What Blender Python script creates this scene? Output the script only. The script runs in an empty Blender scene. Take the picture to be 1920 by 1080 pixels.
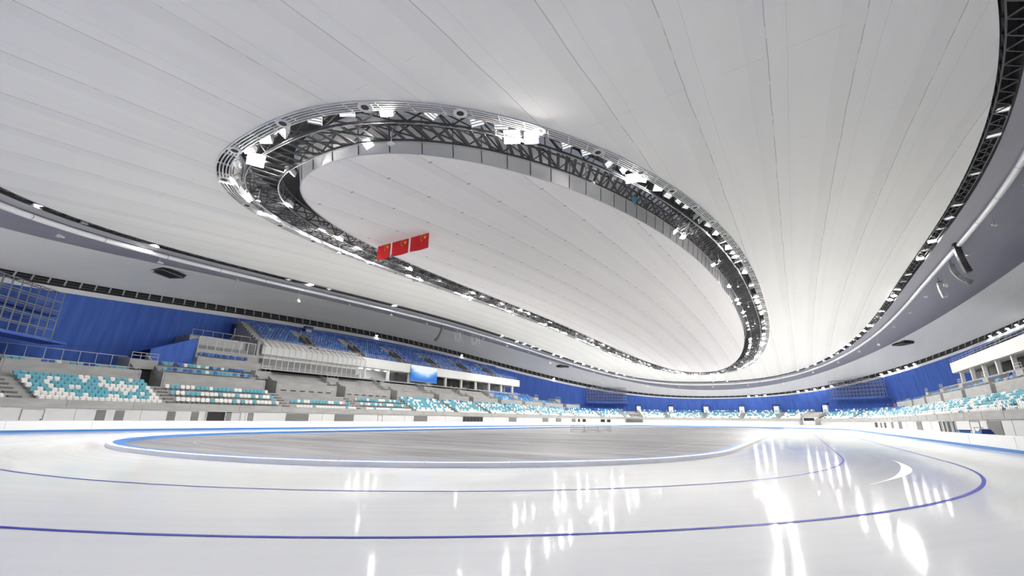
import bpy, math, random
import numpy as np
from mathutils import Vector, Matrix
rnd = random.Random(7)
S = bpy.context.scene
C = S.collection

# ------------------------------------------------------------------ camera
F_PX, PITCH, ROLL, YAW = 829.076, 0.288481, 0.012813, 0.562059
CAM = np.array([24.259, -86.0, 1.6513])
_fw = np.array([-math.sin(YAW)*math.cos(PITCH), math.cos(YAW)*math.cos(PITCH), math.sin(PITCH)])
_r0 = np.array([math.cos(YAW), math.sin(YAW), 0.0]); _u0 = np.cross(_r0, _fw)
_r = _r0*math.cos(ROLL)+_u0*math.sin(ROLL); _u = np.cross(_r, _fw)
cd = bpy.data.cameras.new('camera'); cam = bpy.data.objects.new('camera', cd); C.objects.link(cam)
cd.sensor_width = 36; cd.lens = F_PX*36/1920; cd.clip_end = 1000; cd.clip_start = .05
M4 = Matrix.Identity(4)
for i, v in enumerate((_r, _u, -_fw)):
    for k in range(3): M4[k][i] = v[k]
for k in range(3): M4[k][3] = CAM[k]
cam.matrix_world = M4
S.camera = cam

# ------------------------------------------------------------------ world, exposure
w = bpy.data.worlds.new('world'); S.world = w; w.use_nodes = True
w.node_tree.nodes['Background'].inputs[0].default_value = (.8, .85, 1, 1)
w.node_tree.nodes['Background'].inputs[1].default_value = 0.02
S.view_settings.view_transform = 'Standard'; S.view_settings.look = 'None'
S.view_settings.gamma = 1; S.view_settings.use_curve_mapping = False
S.view_settings.exposure = 3.55
S.cycles.max_bounces = 10; S.cycles.diffuse_bounces = 6; S.cycles.glossy_bounces = 3
S.cycles.caustics_reflective = False; S.cycles.caustics_refractive = False
LAMP_STRENGTH = 95.0

# ------------------------------------------------------------------ materials
def mat(name, col, rough=.6, metal=0, spec=.4, emit=0, noise=0, nscale=3, bump=0, coat=0):
    m = bpy.data.materials.new(name); m.use_nodes = True
    nt = m.node_tree; b = nt.nodes['Principled BSDF']
    b.inputs['Base Color'].default_value = (*col, 1); b.inputs['Roughness'].default_value = rough
    b.inputs['Metallic'].default_value = metal; b.inputs['Specular IOR Level'].default_value = spec
    b.inputs['Coat Weight'].default_value = coat
    if emit:
        b.inputs['Emission Color'].default_value = (*col, 1); b.inputs['Emission Strength'].default_value = emit
    if noise or bump:
        tc = nt.nodes.new('ShaderNodeTexCoord'); n = nt.nodes.new('ShaderNodeTexNoise')
        n.inputs['Scale'].default_value = nscale; n.inputs['Detail'].default_value = 5
        nt.links.new(tc.outputs['Object'], n.inputs['Vector'])
        if noise:
            mx = nt.nodes.new('ShaderNodeMix'); mx.data_type = 'RGBA'
            mx.inputs[6].default_value = (*[c*(1-noise) for c in col], 1); mx.inputs[7].default_value = (*[min(1, c*(1+noise)) for c in col], 1)
            nt.links.new(n.outputs[0], mx.inputs[0]); nt.links.new(mx.outputs[2], b.inputs['Base Color'])
        if bump:
            bp = nt.nodes.new('ShaderNodeBump'); bp.inputs['Strength'].default_value = bump
            nt.links.new(n.outputs[0], bp.inputs['Height']); nt.links.new(bp.outputs[0], b.inputs['Normal'])
    return m

class NT:
    def __init__(s, m): s.t = m.node_tree; s.b = s.t.nodes['Principled BSDF']
    def n(s, k, **kw):
        x = s.t.nodes.new('ShaderNode'+k)
        for a, v in kw.items(): setattr(x, a, v)
        return x
    def l(s, a, b): s.t.links.new(a, b)
    def m(s, op, a, b=None, c=None):
        x = s.n('Math', operation=op)
        for i, v in enumerate((a, b, c)):
            if v is None: continue
            if isinstance(v, (int, float)): x.inputs[i].default_value = v
            else: s.l(v, x.inputs[i])
        return x.outputs[0]

def ceiling_mat(name, col, seams=True, dots=False, off=.6):
    m = mat(name, col, .85, spec=.15); q = NT(m)
    tc = q.n('TexCoord'); sp = q.n('SeparateXYZ'); q.l(tc.outputs['Object'], sp.inputs[0])
    nz = q.n('TexNoise'); nz.inputs['Scale'].default_value = .25; nz.inputs['Detail'].default_value = 4
    q.l(tc.outputs['Object'], nz.inputs['Vector'])
    wob = q.m('MULTIPLY', q.m('SUBTRACT', nz.outputs[0], .5), .25)
    x = q.m('ADD', sp.outputs[0], wob)
    def line(x, pitch, o, hw):
        a = q.m('ABSOLUTE', q.m('SUBTRACT', q.m('FRACT', q.m('DIVIDE', q.m('SUBTRACT', x, o), pitch)), .5))
        return q.m('LESS_THAN', q.m('SUBTRACT', .5, a), hw/pitch)
    base = q.n('Mix', data_type='RGBA'); base.inputs[6].default_value = (*[c*.93 for c in col], 1); base.inputs[7].default_value = (*[min(1, c*1.05) for c in col], 1)
    mp = q.n('Mapping'); mp.inputs['Scale'].default_value = (.6, .035, .2); q.l(tc.outputs['Object'], mp.inputs[0])
    n2 = q.n('TexNoise'); n2.inputs['Scale'].default_value = 1.; n2.inputs['Detail'].default_value = 6; q.l(mp.outputs[0], n2.inputs['Vector'])
    q.l(n2.outputs[0], base.inputs[0])
    cur = base.outputs[2]
    def dark(cur, fac, k):
        mx = q.n('Mix', data_type='RGBA', blend_type='MULTIPLY'); q.l(fac, mx.inputs[0]); q.l(cur, mx.inputs[6]); mx.inputs[7].default_value = (k, k, k, 1)
        return mx.outputs[2]
    if seams:
        n3 = q.n('TexNoise'); n3.inputs['Scale'].default_value = .5; q.l(tc.outputs['Object'], n3.inputs['Vector'])
        gate = q.m('MULTIPLY', q.m('GREATER_THAN', n3.outputs[0], .42), 1.)
        gate = q.m('ADD', q.m('MULTIPLY', gate, .6), .4)
        cur = dark(cur, q.m('MULTIPLY', line(x, 4.15, off, .03), gate), .70)
        cur = dark(cur, line(q.m('ADD', x, .55), 4.15, off, .5), .965)
        cur = dark(cur, line(q.m('ADD', x, -.9), 4.15, off, .02), .9)
        cur = dark(cur, q.m('MULTIPLY', line(sp.outputs[1], 11.0, 3, .02), q.m('GREATER_THAN', n3.outputs[0], .55)), .85)
    if dots:
        a = q.m('ABSOLUTE', q.m('SUBTRACT', q.m('FRACT', q.m('DIVIDE', q.m('SUBTRACT', sp.outputs[0], off), 4.15)), .5))
        b = q.m('ABSOLUTE', q.m('SUBTRACT', q.m('FRACT', q.m('DIVIDE', sp.outputs[1], 4.4)), .5))
        cur = dark(cur, q.m('MULTIPLY', q.m('GREATER_THAN', a, .5-.16/4.15), q.m('GREATER_THAN', b, .5-.07/4.4)), .45)
    q.l(cur, q.b.inputs['Base Color'])
    bp = q.n('Bump'); bp.inputs['Strength'].default_value = .12; bp.inputs['Distance'].default_value = .3
    q.l(n2.outputs[0], bp.inputs['Height']); q.l(bp.outputs[0], q.b.inputs['Normal'])
    return m

def ice_mat():
    m = mat('ice', (.80, .81, .83), .13, spec=.018); q = NT(m)
    tc = q.n('TexCoord')
    n = q.n('TexNoise'); n.inputs['Scale'].default_value = .12; n.inputs['Detail'].default_value = 8; n.inputs['Roughness'].default_value = .6
    q.l(tc.outputs['Object'], n.inputs['Vector'])
    # swept arcs: noise in (radius, angle) around the near bend
    sp = q.n('SeparateXYZ'); q.l(tc.outputs['Object'], sp.inputs[0])
    yy = q.m('ADD', sp.outputs[1], 56.0)
    rad = q.m('SQRT', q.m('ADD', q.m('MULTIPLY', sp.outputs[0], sp.outputs[0]), q.m('MULTIPLY', yy, yy)))
    ang = q.m('ARCTAN2', yy, sp.outputs[0])
    cb = q.n('CombineXYZ'); q.l(q.m('MULTIPLY', rad, 2.6), cb.inputs[0]); q.l(q.m('MULTIPLY', ang, 1.8), cb.inputs[1])
    n2 = q.n('TexNoise'); n2.inputs['Scale'].default_value = 1.; n2.inputs['Detail'].default_value = 7; q.l(cb.outputs[0], n2.inputs['Vector'])
    f = q.m('MULTIPLY_ADD', n2.outputs[0], .5, q.m('MULTIPLY', n.outputs[0], .5))
    r = q.n('ValToRGB'); r.color_ramp.elements[0].position = .35; r.color_ramp.elements[0].color = (.70, .70, .69, 1)
    r.color_ramp.elements[1].position = .65; r.color_ramp.elements[1].color = (.75, .748, .74, 1)
    q.l(f, r.inputs[0]); q.l(r.outputs[0], q.b.inputs['Base Color'])
    rr = q.n('MapRange'); rr.inputs[1].default_value = .3; rr.inputs[2].default_value = .7; rr.inputs[3].default_value = .055; rr.inputs[4].default_value = .10
    q.l(f, rr.inputs[0]); q.l(rr.outputs[0], q.b.inputs['Roughness'])
    n3 = q.n('TexNoise'); n3.inputs['Scale'].default_value = 5; n3.inputs['Detail'].default_value = 4; q.l(tc.outputs['Object'], n3.inputs['Vector'])
    bp = q.n('Bump'); bp.inputs['Strength'].default_value = .06; bp.inputs['Distance'].default_value = .02
    q.l(n3.outputs[0], bp.inputs['Height']); q.l(bp.outputs[0], q.b.inputs['Normal'])
    return m

def infield_mat():
    m = mat('infield_concrete', (.42, .42, .44), .45, spec=.12); q = NT(m)
    tc = q.n('TexCoord'); mp = q.n('Mapping'); mp.inputs['Scale'].default_value = (.06, .35, 1); mp.inputs['Rotation'].default_value = (0, 0, .5)
    q.l(tc.outputs['Object'], mp.inputs[0])
    n = q.n('TexNoise'); n.inputs['Scale'].default_value = 1.2; n.inputs['Detail'].default_value = 8; n.inputs['Roughness'].default_value = .65
    q.l(mp.outputs[0], n.inputs['Vector'])
    r = q.n('ValToRGB'); r.color_ramp.elements[0].position = .3; r.color_ramp.elements[0].color = (.13, .125, .13, 1)
    r.color_ramp.elements[1].position = .72; r.color_ramp.elements[1].color = (.38, .372, .38, 1)
    q.l(n.outputs[0], r.inputs[0]); q.l(r.outputs[0], q.b.inputs['Base Color'])
    return m

def concrete(name, col):
    m = mat(name, col, .85, spec=.2); q = NT(m)
    tc = q.n('TexCoord'); mp = q.n('Mapping'); mp.inputs['Scale'].default_value = (.5, .5, 2.); q.l(tc.outputs['Object'], mp.inputs[0])
    n = q.n('TexNoise'); n.inputs['Scale'].default_value = .9; n.inputs['Detail'].default_value = 7; q.l(mp.outputs[0], n.inputs['Vector'])
    r = q.n('ValToRGB'); r.color_ramp.elements[0].position = .3; r.color_ramp.elements[0].color = (*[c*.86 for c in col], 1)
    r.color_ramp.elements[1].position = .7; r.color_ramp.elements[1].color = (*[min(1, c*1.1) for c in col], 1)
    q.l(n.outputs[0], r.inputs[0]); q.l(r.outputs[0], q.b.inputs['Base Color'])
    return m

def bluewall_mat():
    m = mat('blue_wall', (.040, .115, .50), .8, spec=.2); q = NT(m)
    tc = q.n('TexCoord'); mp = q.n('Mapping'); mp.inputs['Scale'].default_value = (1.2, 1.2, .08); q.l(tc.outputs['Object'], mp.inputs[0])
    n = q.n('TexNoise'); n.inputs['Scale'].default_value = 1.; n.inputs['Detail'].default_value = 6; q.l(mp.outputs[0], n.inputs['Vector'])
    r = q.n('ValToRGB'); r.color_ramp.elements[0].position = .3; r.color_ramp.elements[0].color = (.055, .115, .40, 1)
    r.color_ramp.elements[1].position = .7; r.color_ramp.elements[1].color = (.075, .155, .52, 1)
    q.l(n.outputs[0], r.inputs[0]); q.l(r.outputs[0], q.b.inputs['Base Color'])
    return m

def lens_mat(name='lamp_lens', LAMP_STRENGTH=LAMP_STRENGTH):
    m = mat(name, (1, 1, 1), .3); q = NT(m)
    tc = q.n('TexCoord'); sp = q.n('SeparateXYZ'); q.l(tc.outputs['Object'], sp.inputs[0])
    f = q.m('FRACT', q.m('ADD', q.m('DIVIDE', sp.outputs[1], .16), .5))
    on = q.m('GREATER_THAN', q.m('ABSOLUTE', q.m('SUBTRACT', f, .5)), .2)   # four LED bars
    q.l(q.m('MULTIPLY', on, LAMP_STRENGTH), q.b.inputs['Emission Strength'])
    q.b.inputs['Emission Color'].default_value = (1, .982, .935, 1)
    q.b.inputs['Base Color'].default_value = (.25, .25, .27, 1)
    m.cycles.emission_sampling = 'FRONT'
    return m

MT = dict(
    ceil=ceiling_mat('membrane_white', (.86, .85, .828), off=.6),
    ceil_in=ceiling_mat('membrane_inner', (.91, .89, .885), dots=True, off=.6),
    ceil_out=ceiling_mat('membrane_outer', (.84, .84, .84), seams=False),
    soffit=ceiling_mat('shade_grey_soffit', (.30, .30, .36), seams=False),  # darkened base colour puts the band's lack of light into the material
    strip=mat('grey_strip', (.33, .33, .37), .7, noise=.08),
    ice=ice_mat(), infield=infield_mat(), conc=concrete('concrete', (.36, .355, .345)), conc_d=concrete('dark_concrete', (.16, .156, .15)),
    bluewall=bluewall_mat(),
    white=mat('white_paint', (.66, .655, .64), .5, noise=.03), offwhite=mat('offwhite_panel', (.60, .60, .595), .6, noise=.05),
    pad_w=mat('white_pad', (.86, .86, .86), .4, noise=.03, nscale=1), pad_b=mat('blue_pad', (.06, .20, .52), .45, noise=.1),
    line=mat('lane_paint', (.012, .028, .36), .5, spec=.1), faintline=mat('faint_line_paint', (.9, .9, .92), .35),
    dark=mat('dark_steel', (.045, .045, .048), .6, metal=.0, noise=.3, nscale=2), mid=mat('grey_steel', (.17, .17, .175), .5, noise=.2, nscale=2),
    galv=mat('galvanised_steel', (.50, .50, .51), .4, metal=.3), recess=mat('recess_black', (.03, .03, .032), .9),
    skirt=mat('skirt_panel', (.72, .71, .71), .45, noise=.04, nscale=.8), grille=mat('white_grille', (.62, .62, .62), .6),
    duct=mat('white_duct', (.80, .80, .82), .3), louver=mat('louver_grey', (.22, .215, .21), .6),
    housing=mat('lamp_housing', (.55, .56, .58), .4), lens=lens_mat(), lens_mid=lens_mat('lamp_lens_medium', 14), lens_dim=lens_mat('lamp_lens_low', .10), black=mat('black_plastic', (.02, .02, .022), .5),
    red=mat('flag_red', (.72, .018, .022), .7), yellow=mat('flag_yellow', (.95, .55, .05), .7), fwhite=mat('flag_edge', (.85, .85, .85), .7),
    turq=mat('seat_turquoise', (.13, .42, .52), .4), swhite=mat('seat_white', (.82, .80, .77), .4), sblue=mat('seat_blue', (.03, .08, .30), .4),
    sblue2=mat('seat_mid_blue', (.05, .16, .48), .4), spink=mat('seat_pink', (.80, .42, .47), .4),
    glass=None, dkblue=mat('dark_blue', (.012, .035, .16), .5), frame=mat('scoreboard_frame', (.20, .22, .27), .5),
    roomlight=mat('room_lamp', (1, 1, 1), emit=4), exitgreen=mat('door_white', (.75, .78, .82), .5), skin=mat('skin', (.55, .33, .24), .6),
    jacket=mat('red_jacket', (.65, .03, .02), .7), darkcloth=mat('dark_clothes', (.03, .03, .04), .8),
)
g = bpy.data.materials.new('booth_glass'); g.use_nodes = True; MT['glass'] = g
q = NT(g); q.b.inputs['Base Color'].default_value = (.85, .88, .88, 1); q.b.inputs['Roughness'].default_value = .05
q.b.inputs['Alpha'].default_value = .13; q.b.inputs['Specular IOR Level'].default_value = .5

g = MT['roofglass'] = bpy.data.materials.new('roof_glass'); g.use_nodes = True
q = NT(g); q.b.inputs['Base Color'].default_value = (.42, .41, .39, 1); q.b.inputs['Roughness'].default_value = .2; q.b.inputs['Alpha'].default_value = .25

# ------------------------------------------------------------------ mesh helpers
class MB:
    def __init__(s): s.v = []; s.f = []; s.mi = []; s.mats = []; s.k = 0
    def mat(s, m):
        if m not in s.mats: s.mats.append(m)
        s.k = s.mats.index(m)
    def face(s, pts, k=None):
        i = len(s.v); s.v += [tuple(float(c) for c in p) for p in pts]; s.f.append(tuple(range(i, i+len(pts)))); s.mi.append(s.k if k is None else k)
    def grid(s, rows, close=False):
        n = len(rows[0]); i = len(s.v)
        for r in rows: s.v += [tuple(float(c) for c in p) for p in r]
        for a in range(len(rows)-1):
            for b in range(n if close else n-1):
                c = (b+1) % n
                s.f.append((i+a*n+b, i+a*n+c, i+(a+1)*n+c, i+(a+1)*n+b)); s.mi.append(s.k)
    def hexa(s, p):      # 8 points: bottom 4 (ccw), top 4
        i = len(s.v); s.v += [tuple(float(c) for c in x) for x in p]
        for f in ((3, 2, 1, 0), (4, 5, 6, 7), (0, 1, 5, 4), (1, 2, 6, 5), (2, 3, 7, 6), (3, 0, 4, 7)):
            s.f.append(tuple(i+j for j in f)); s.mi.append(s.k)
    def box(s, c, d, X=(1, 0, 0), Y=(0, 1, 0)):
        c = np.array(c, float); X = np.array(X, float); Y = np.array(Y, float); Z = np.cross(X, Y)
        hx, hy, hz = X*d[0]/2, Y*d[1]/2, Z*d[2]/2
        s.hexa([c-hx-hy-hz, c+hx-hy-hz, c+hx+hy-hz, c-hx+hy-hz, c-hx-hy+hz, c+hx-hy+hz, c+hx+hy+hz, c-hx+hy+hz])
    def bar(s, a, b, w, h=None):
        a = np.array(a, float); b = np.array(b, float); d = b-a; L = np.linalg.norm(d)
        if L < 1e-6: return
        X = d/L; up = np.array([0, 0, 1.]) if abs(X[2]) < .95 else np.array([1., 0, 0])
        Y = np.cross(up, X); Y /= np.linalg.norm(Y); s.box((a+b)/2, (L, w, h or w), X, Y)
    def tube(s, pts, r, n=8, close=False):
        pts = [np.array(p, float) for p in pts]; m = len(pts); rows = []
        for i, p in enumerate(pts):
            a = pts[(i-1) % m] if (i or close) else p; b = pts[(i+1) % m] if (i < m-1 or close) else p
            t = b-a; t /= np.linalg.norm(t); up = np.array([0, 0, 1.]) if abs(t[2]) < .95 else np.array([1., 0, 0])
            x = np.cross(up, t); x /= np.linalg.norm(x); y = np.cross(t, x)
            rows.append([p+r*(math.cos(2*math.pi*k/n)*x+math.sin(2*math.pi*k/n)*y) for k in range(n)])
        if close: rows.append(rows[0])
        s.grid(rows, True)
    def build(s, name, m=None, parent=None, smooth=False):
        me = bpy.data.meshes.new(name); me.from_pydata(s.v, [], s.f); 
        ms = s.mats or [m]
        for x in ms: me.materials.append(x if not isinstance(x, str) else MT[x])
        if len(ms) > 1: me.polygons.foreach_set('material_index', s.mi)
        if smooth: me.polygons.foreach_set('use_smooth', [True]*len(me.polygons))
        me.update()
        o = bpy.data.objects.new(name, me); C.objects.link(o)
        if parent: o.parent = parent
        return o

def tag(o, label, cat=None, group=None, kind=None):
    if label: o['label'] = label
    if cat: o['category'] = cat
    if group: o['group'] = group
    if kind: o['kind'] = kind
    return o
def thing(name, label, cat, loc=(0, 0, 0), group=None):
    o = bpy.data.objects.new(name, None); C.objects.link(o); o.location = loc; o.empty_display_size = .2
    return tag(o, label, cat, group)
def struct(o, label=None): o['kind'] = 'structure'; (label and o.__setitem__('label', label)); return o
ORD = 'first second third fourth fifth sixth seventh eighth ninth tenth eleventh twelfth thirteenth fourteenth fifteenth sixteenth seventeenth eighteenth nineteenth twentieth'.split()
def ordn(i):
    if i < 20: return ORD[i]
    tens = {2: 'twenty', 3: 'thirty', 4: 'forty', 5: 'fifty', 6: 'sixty', 7: 'seventy', 8: 'eighty', 9: 'ninety'}; k = i+1
    if k >= 100: return 'hundred and '+ordn(k-101) if k > 100 else 'hundredth'
    return (tens[k//10]+'-'+ORD[k % 10-1]) if k % 10 else tens[k//10][:-1]+'ieth'

# ------------------------------------------------------------------ roof rings (saddle roof)
Q = [-1.396351, 2.970276, 22.610497, .764576, .834796]
_s = lambda dz: (Q[2]+dz, Q[3], Q[4])
RG = dict(AO=(23.156, 78.103, 2.568, *_s(.087)), AI=(18.097, 73.151, 2.335, *_s(-.095)), BI=(42.712, 90.476, 2.818, *_s(.534)),
          BL=(57.729, 95.673, 2.244, 16.372, 2.877, .335), CI=(68.93, 99.003, 2.257, 21.172, .527, .974), CW=(68.174, 99.617, 2.275, 23.812, -.444, 1.304))
def zs(x, y, c): return c[0]+c[1]*x*x/1e3-c[2]*y*y/1e3
def zroof(x, y, dz): return Q[2]+dz+Q[3]*x*x/1e3-Q[4]*y*y/1e3
TH = {}
def ringpts(p, N, off=0, up=0, ph=0):
    """N points evenly spaced along ring p, moved inward by off"""
    A, B, n = p[:3]; dz = p[3:]; A -= off; B -= off
    t = np.linspace(0, 2*math.pi, 2881)
    c, s = np.cos(t), np.sin(t)
    x = Q[0]+A*np.sign(c)*np.abs(c)**(2/n); y = Q[1]+B*np.sign(s)*np.abs(s)**(2/n)
    L = np.r_[0, np.cumsum(np.hypot(np.diff(x), np.diff(y)))]
    u = (np.arange(N)+ph)/N*L[-1]
    X = np.interp(u, L, x); Y = np.interp(u, L, y)
    return np.c_[X, Y, zs(X, Y, dz)+up]
def mixr(a, b, t): return tuple(x*(1-t)+y*t for x, y in zip(RG[a], RG[b]))
def th(p, N=720, off=0, up=0):
    A, B, n = p[:3]; dz = p[3:]; A -= off; B -= off
    t = np.linspace(0, 2*math.pi, N, endpoint=False); c, s = np.cos(t), np.sin(t)
    X = Q[0]+A*np.sign(c)*np.abs(c)**(2/n); Y = Q[1]+B*np.sign(s)*np.abs(s)**(2/n)
    return np.c_[X, Y, zs(X, Y, dz)+up]
def loft(name, specs, m, smooth=True, parent=None):
    b = MB(); b.grid([th(*sp) if not isinstance(sp[0], float) else th(sp) for sp in specs], True); return b.build(name, m, parent, smooth)

# inner disc
b = MB(); rows = []
for k in range(0, 25):
    t = k/24.0; A, B, n = RG['AI'][:3]; rows.append(th((max(A*t, .01), max(B*t, .01), 2+(n-2)*t, *RG['AI'][3:]), 360))
b.grid(rows, True); struct(b.build('ceiling', 'ceil_in', smooth=True), 'white inner ceiling membrane enclosed by the central light ring')
def zone(a, b_, m, n, t0=0, t1=1, label=''):
    return struct(loft('ceiling', [(mixr(a, b_, t0+(t1-t0)*k/n), 720) for k in range(n+1)], m), label)
zone('AO', 'BI', 'ceil', 10, label='white main ceiling membrane between the central and middle light rings')
zone('BI', 'BL', 'strip', 2, .09, .2, 'grey ceiling strip beside the middle light ring')
zone('BI', 'BL', 'soffit', 8, .2, 1, 'ceiling band outside the middle light ring, coloured dark blue-grey to look unlit')
zone('BL', 'CI', 'ceil_out', 8, label='pale grey outer ceiling membrane above the stands')
zone('CI', 'CW', 'skirt', 3, .6, 1, 'white edge band of the ceiling above the blue wall')
def ring(p, off=0, up=0, N=720): return th(p, N, off, up)
# recesses above the light slots
def recess(label, rows, m='recess'):
    b = MB(); b.grid(rows, True); return struct(b.build('trim', m, smooth=True), label)
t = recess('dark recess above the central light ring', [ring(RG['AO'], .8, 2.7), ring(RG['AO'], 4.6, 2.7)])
t.name = 'trim_1'
b = MB(); b.grid([ring(RG['AO'], .8, 0), ring(RG['AO'], .62, 2.7)], True)
t = struct(b.build('trim_2', 'skirt'), 'white outer skirt of panels in the central light ring')
b = MB(); b.grid([ring(RG['AI'], 0, 0), ring(RG['AI'], -.45, 2.7)], True)
t2 = struct(b.build('trim_3', 'skirt'), 'white inner skirt of tall panels round the inner ceiling')
for tt, p, o1, o2, N in ((t, RG['AO'], .83, .66, 150), (t2, RG['AI'], -.02, -.43, 150)):
    b = MB()
    P1 = ringpts(p, N, o1, 0.0); P2 = ringpts(p, N, o2, 2.6)
    for a, c in zip(P1, P2): b.bar(a, c, .05, .05)
    b.build('panel_seam', 'dark', tt)
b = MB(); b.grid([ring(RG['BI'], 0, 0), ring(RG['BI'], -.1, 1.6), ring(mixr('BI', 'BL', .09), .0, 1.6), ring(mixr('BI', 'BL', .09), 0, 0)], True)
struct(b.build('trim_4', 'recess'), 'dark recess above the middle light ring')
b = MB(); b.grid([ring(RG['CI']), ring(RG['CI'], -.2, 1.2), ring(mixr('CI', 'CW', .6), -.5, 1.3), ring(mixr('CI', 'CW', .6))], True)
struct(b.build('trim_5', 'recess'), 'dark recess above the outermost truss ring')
b = MB(); b.tube(th(RG['AI'], 360, .04, -.03), .05, 6, True); struct(b.build('trim_6', 'grille'), 'thin edge bead round the inner ceiling')

# vent grille band of ring A (ribbon with slots and round holes)
G = thing('vent_grille', 'pale slotted vent grille band around the outer edge of the central light ring', 'vent')
b = MB()
for o in (0, .2, .4, .6, .78): b.grid([ring(RG['AO'], o-.04, .0), ring(RG['AO'], o-.04, -.1), ring(RG['AO'], o+.04, -.1), ring(RG['AO'], o+.04, 0)], True)
P1 = ringpts(RG['AO'], 200, -.04, -.06); P2 = ringpts(RG['AO'], 200, .83, -.06)
for a, c in zip(P1, P2): b.bar(a, c, .07, .1)
b.build('slats', 'grille', G)
b = MB(); b.grid([ring(RG['AO'], -.04, .12), ring(RG['AO'], .84, .12)], True); b.build('backing', 'recess', G)
P = ringpts(RG['AO'], 66, .4, -.12)
for p in P:
    b = MB(); n = 16
    ro = [(p[0]+.42*math.cos(2*math.pi*k/n), p[1]+.42*math.sin(2*math.pi*k/n), p[2]-.02) for k in range(n)]
    ri = [(p[0]+.22*math.cos(2*math.pi*k/n), p[1]+.22*math.sin(2*math.pi*k/n), p[2]-.03) for k in range(n)]
    rz = [(x, y, z+.2) for x, y, z in ro]
    b.mat('grille'); b.grid([rz, ro, ri], True); b.mat('black'); b.face(ri[::-1])
    b.build('round_nozzle', None, G)

# lighting truss of ring A
def truss(name, label, p, o0, o1, z0, z1, N, nb):
    T = thing(name, label, 'truss')
    b = MB()
    for o, z in ((o0, z0), (o1, z0), (o0, z1), (o1, z1)): b.tube(th(p, 360, o, z), .07, 6, True)
    b.build('chord', 'dark', T)
    b = MB(); P1 = ringpts(p, N, o0, z0); P2 = ringpts(p, N, o1, z0)
    for a, c in zip(P1, P2): b.bar(a, c, .22, .05)
    b.build('walkway_slat', 'dark', T)
    b = MB(); a0, a1, c0, c1 = (ringpts(p, nb, o0, z0), ringpts(p, nb, o1, z0), ringpts(p, nb, o0, z1, .5), ringpts(p, nb, o1, z1, .5))
    for i in range(nb):
        j = (i+1) % nb
        for lo, hi in ((a0, c0), (a1, c1)):
            b.bar(lo[i], hi[i], .08); b.bar(hi[i], lo[j], .08)
        b.bar(c0[i], c1[i], .08); b.bar(a0[i], a1[j], .08); b.bar(c0[i], c1[j], .07)
    b.build('brace', 'dark', T)
    b = MB()
    for o in (o0, o1): b.tube(th(p, 360, o, z0-.16), .028, 5, True)
    b.build('cable_rail', 'galv', T)
    for x in ringpts(p, nb//2, (o0+o1)/2, z1):
        b = MB(); b.bar(x, x+np.array([0, 0, 2.72-z1]), .05); b.build('hanger', 'dark', T)
    return T
truss('lighting_truss', 'dark lattice walkway truss hung inside the central oval light ring', RG['AO'], 1.75, 3.9, -.15, 1.0, 400, 130)
pB = RG['BI']
TB = thing('perimeter_truss', 'thin dark lattice truss in the slot of the middle light ring', 'truss')
b = MB()
for o, z in ((-.25, .1), (-1.15, .1), (-.25, .8), (-1.15, .8)): b.tube(th(pB, 360, o, z), .05, 5, True)
b.build('chord', 'mid', TB)
b = MB(); n = 260; a0, a1 = ringpts(pB, n, -.25, .1), ringpts(pB, n, -1.15, .1)
for i in range(n): b.bar(a0[i], a1[i], .07); b.bar(a0[i], a1[(i+1) % n], .06)
c0 = ringpts(pB, n, -.25, .8, .5)
for i in range(n): b.bar(a0[i], c0[i], .05); b.bar(c0[i], a0[(i+1) % n], .05)
b.build('brace', 'mid', TB)
TCc = thing('edge_truss', 'dark ladder truss running round the hall above the white edge band', 'truss')
b = MB()
for t_, dzz in ((.12, .25), (.34, .25), (.55, .25)): b.tube(th(mixr('CI', 'CW', t_), 360, 0, dzz), .03, 5, True)
n = 260; b.mi = [0]*len(b.f); b.mats = ['mid', 'galv']; b.k = 1
a0, a1 = ringpts(mixr('CI', 'CW', .02), n, 0, .2), ringpts(mixr('CI', 'CW', .58), n, 0, .2)
for i in range(n): b.bar(a0[i], a1[i], .16)
b.build('ladder', None, TCc)

# white duct in ring B, with joints
D = thing('air_duct', 'long round white duct following the middle light ring', 'duct')
pd = mixr('BI', 'BL', .225)
b = MB(); b.tube(th(pd, 480, 0, -.3), .27, 12, True); b.build('duct_pipe', 'duct', D, True)
P = ringpts(pd, 60, 0, -.3)
for i, p in enumerate(P):
    b = MB()
    nx = P[(i+1) % 60]-P[i-1]; nx /= np.linalg.norm(nx); b.tube([p-nx*.05, p+nx*.05], .30, 12)
    b.build('duct_joint', 'strip', D)

# ------------------------------------------------------------------ floodlights
def make_lamp(lens='lens'):
    r = thing('floodlight', 'x', 'floodlight')
    b = MB(); b.hexa([(-.34, -.26, -.02), (.34, -.26, -.02), (.34, .26, -.02), (-.34, .26, -.02), (-.43, -.35, .22), (.43, -.35, .22), (.43, .35, .22), (-.43, .35, .22)])
    for k in range(5): b.box((-.28+.14*k, 0, -.08), (.03, .46, .14))
    b.box((0, .335, .25), (.86, .03, .07)); b.box((0, -.335, .25), (.86, .03, .07)); b.box((.415, 0, .25), (.03, .7, .07)); b.box((-.415, 0, .25), (.03, .7, .07))
    b.build('housing', 'housing', r)
    b = MB(); b.face([(-.38, -.31, .235), (.38, -.31, .235), (.38, .31, .235), (-.38, .31, .235)]); b.build('lens', lens, r)
    b = MB(); b.bar((-.47, 0, .1), (-.47, 0, -.35), .04); b.bar((.47, 0, .1), (.47, 0, -.35), .04); b.bar((-.49, 0, -.35), (.49, 0, -.35), .05); b.build('bracket', 'mid', r)
    return r
lamp_proto = {}
def copytree(o, parent=None):
    c = o.copy(); C.objects.link(c)
    if parent: c.parent = parent
    for ch in list(o.children):
        k = ch.copy(); C.objects.link(k); k.parent = c
        for g2 in list(ch.children):
            d = g2.copy(); C.objects.link(d); d.parent = k
    return c
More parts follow.
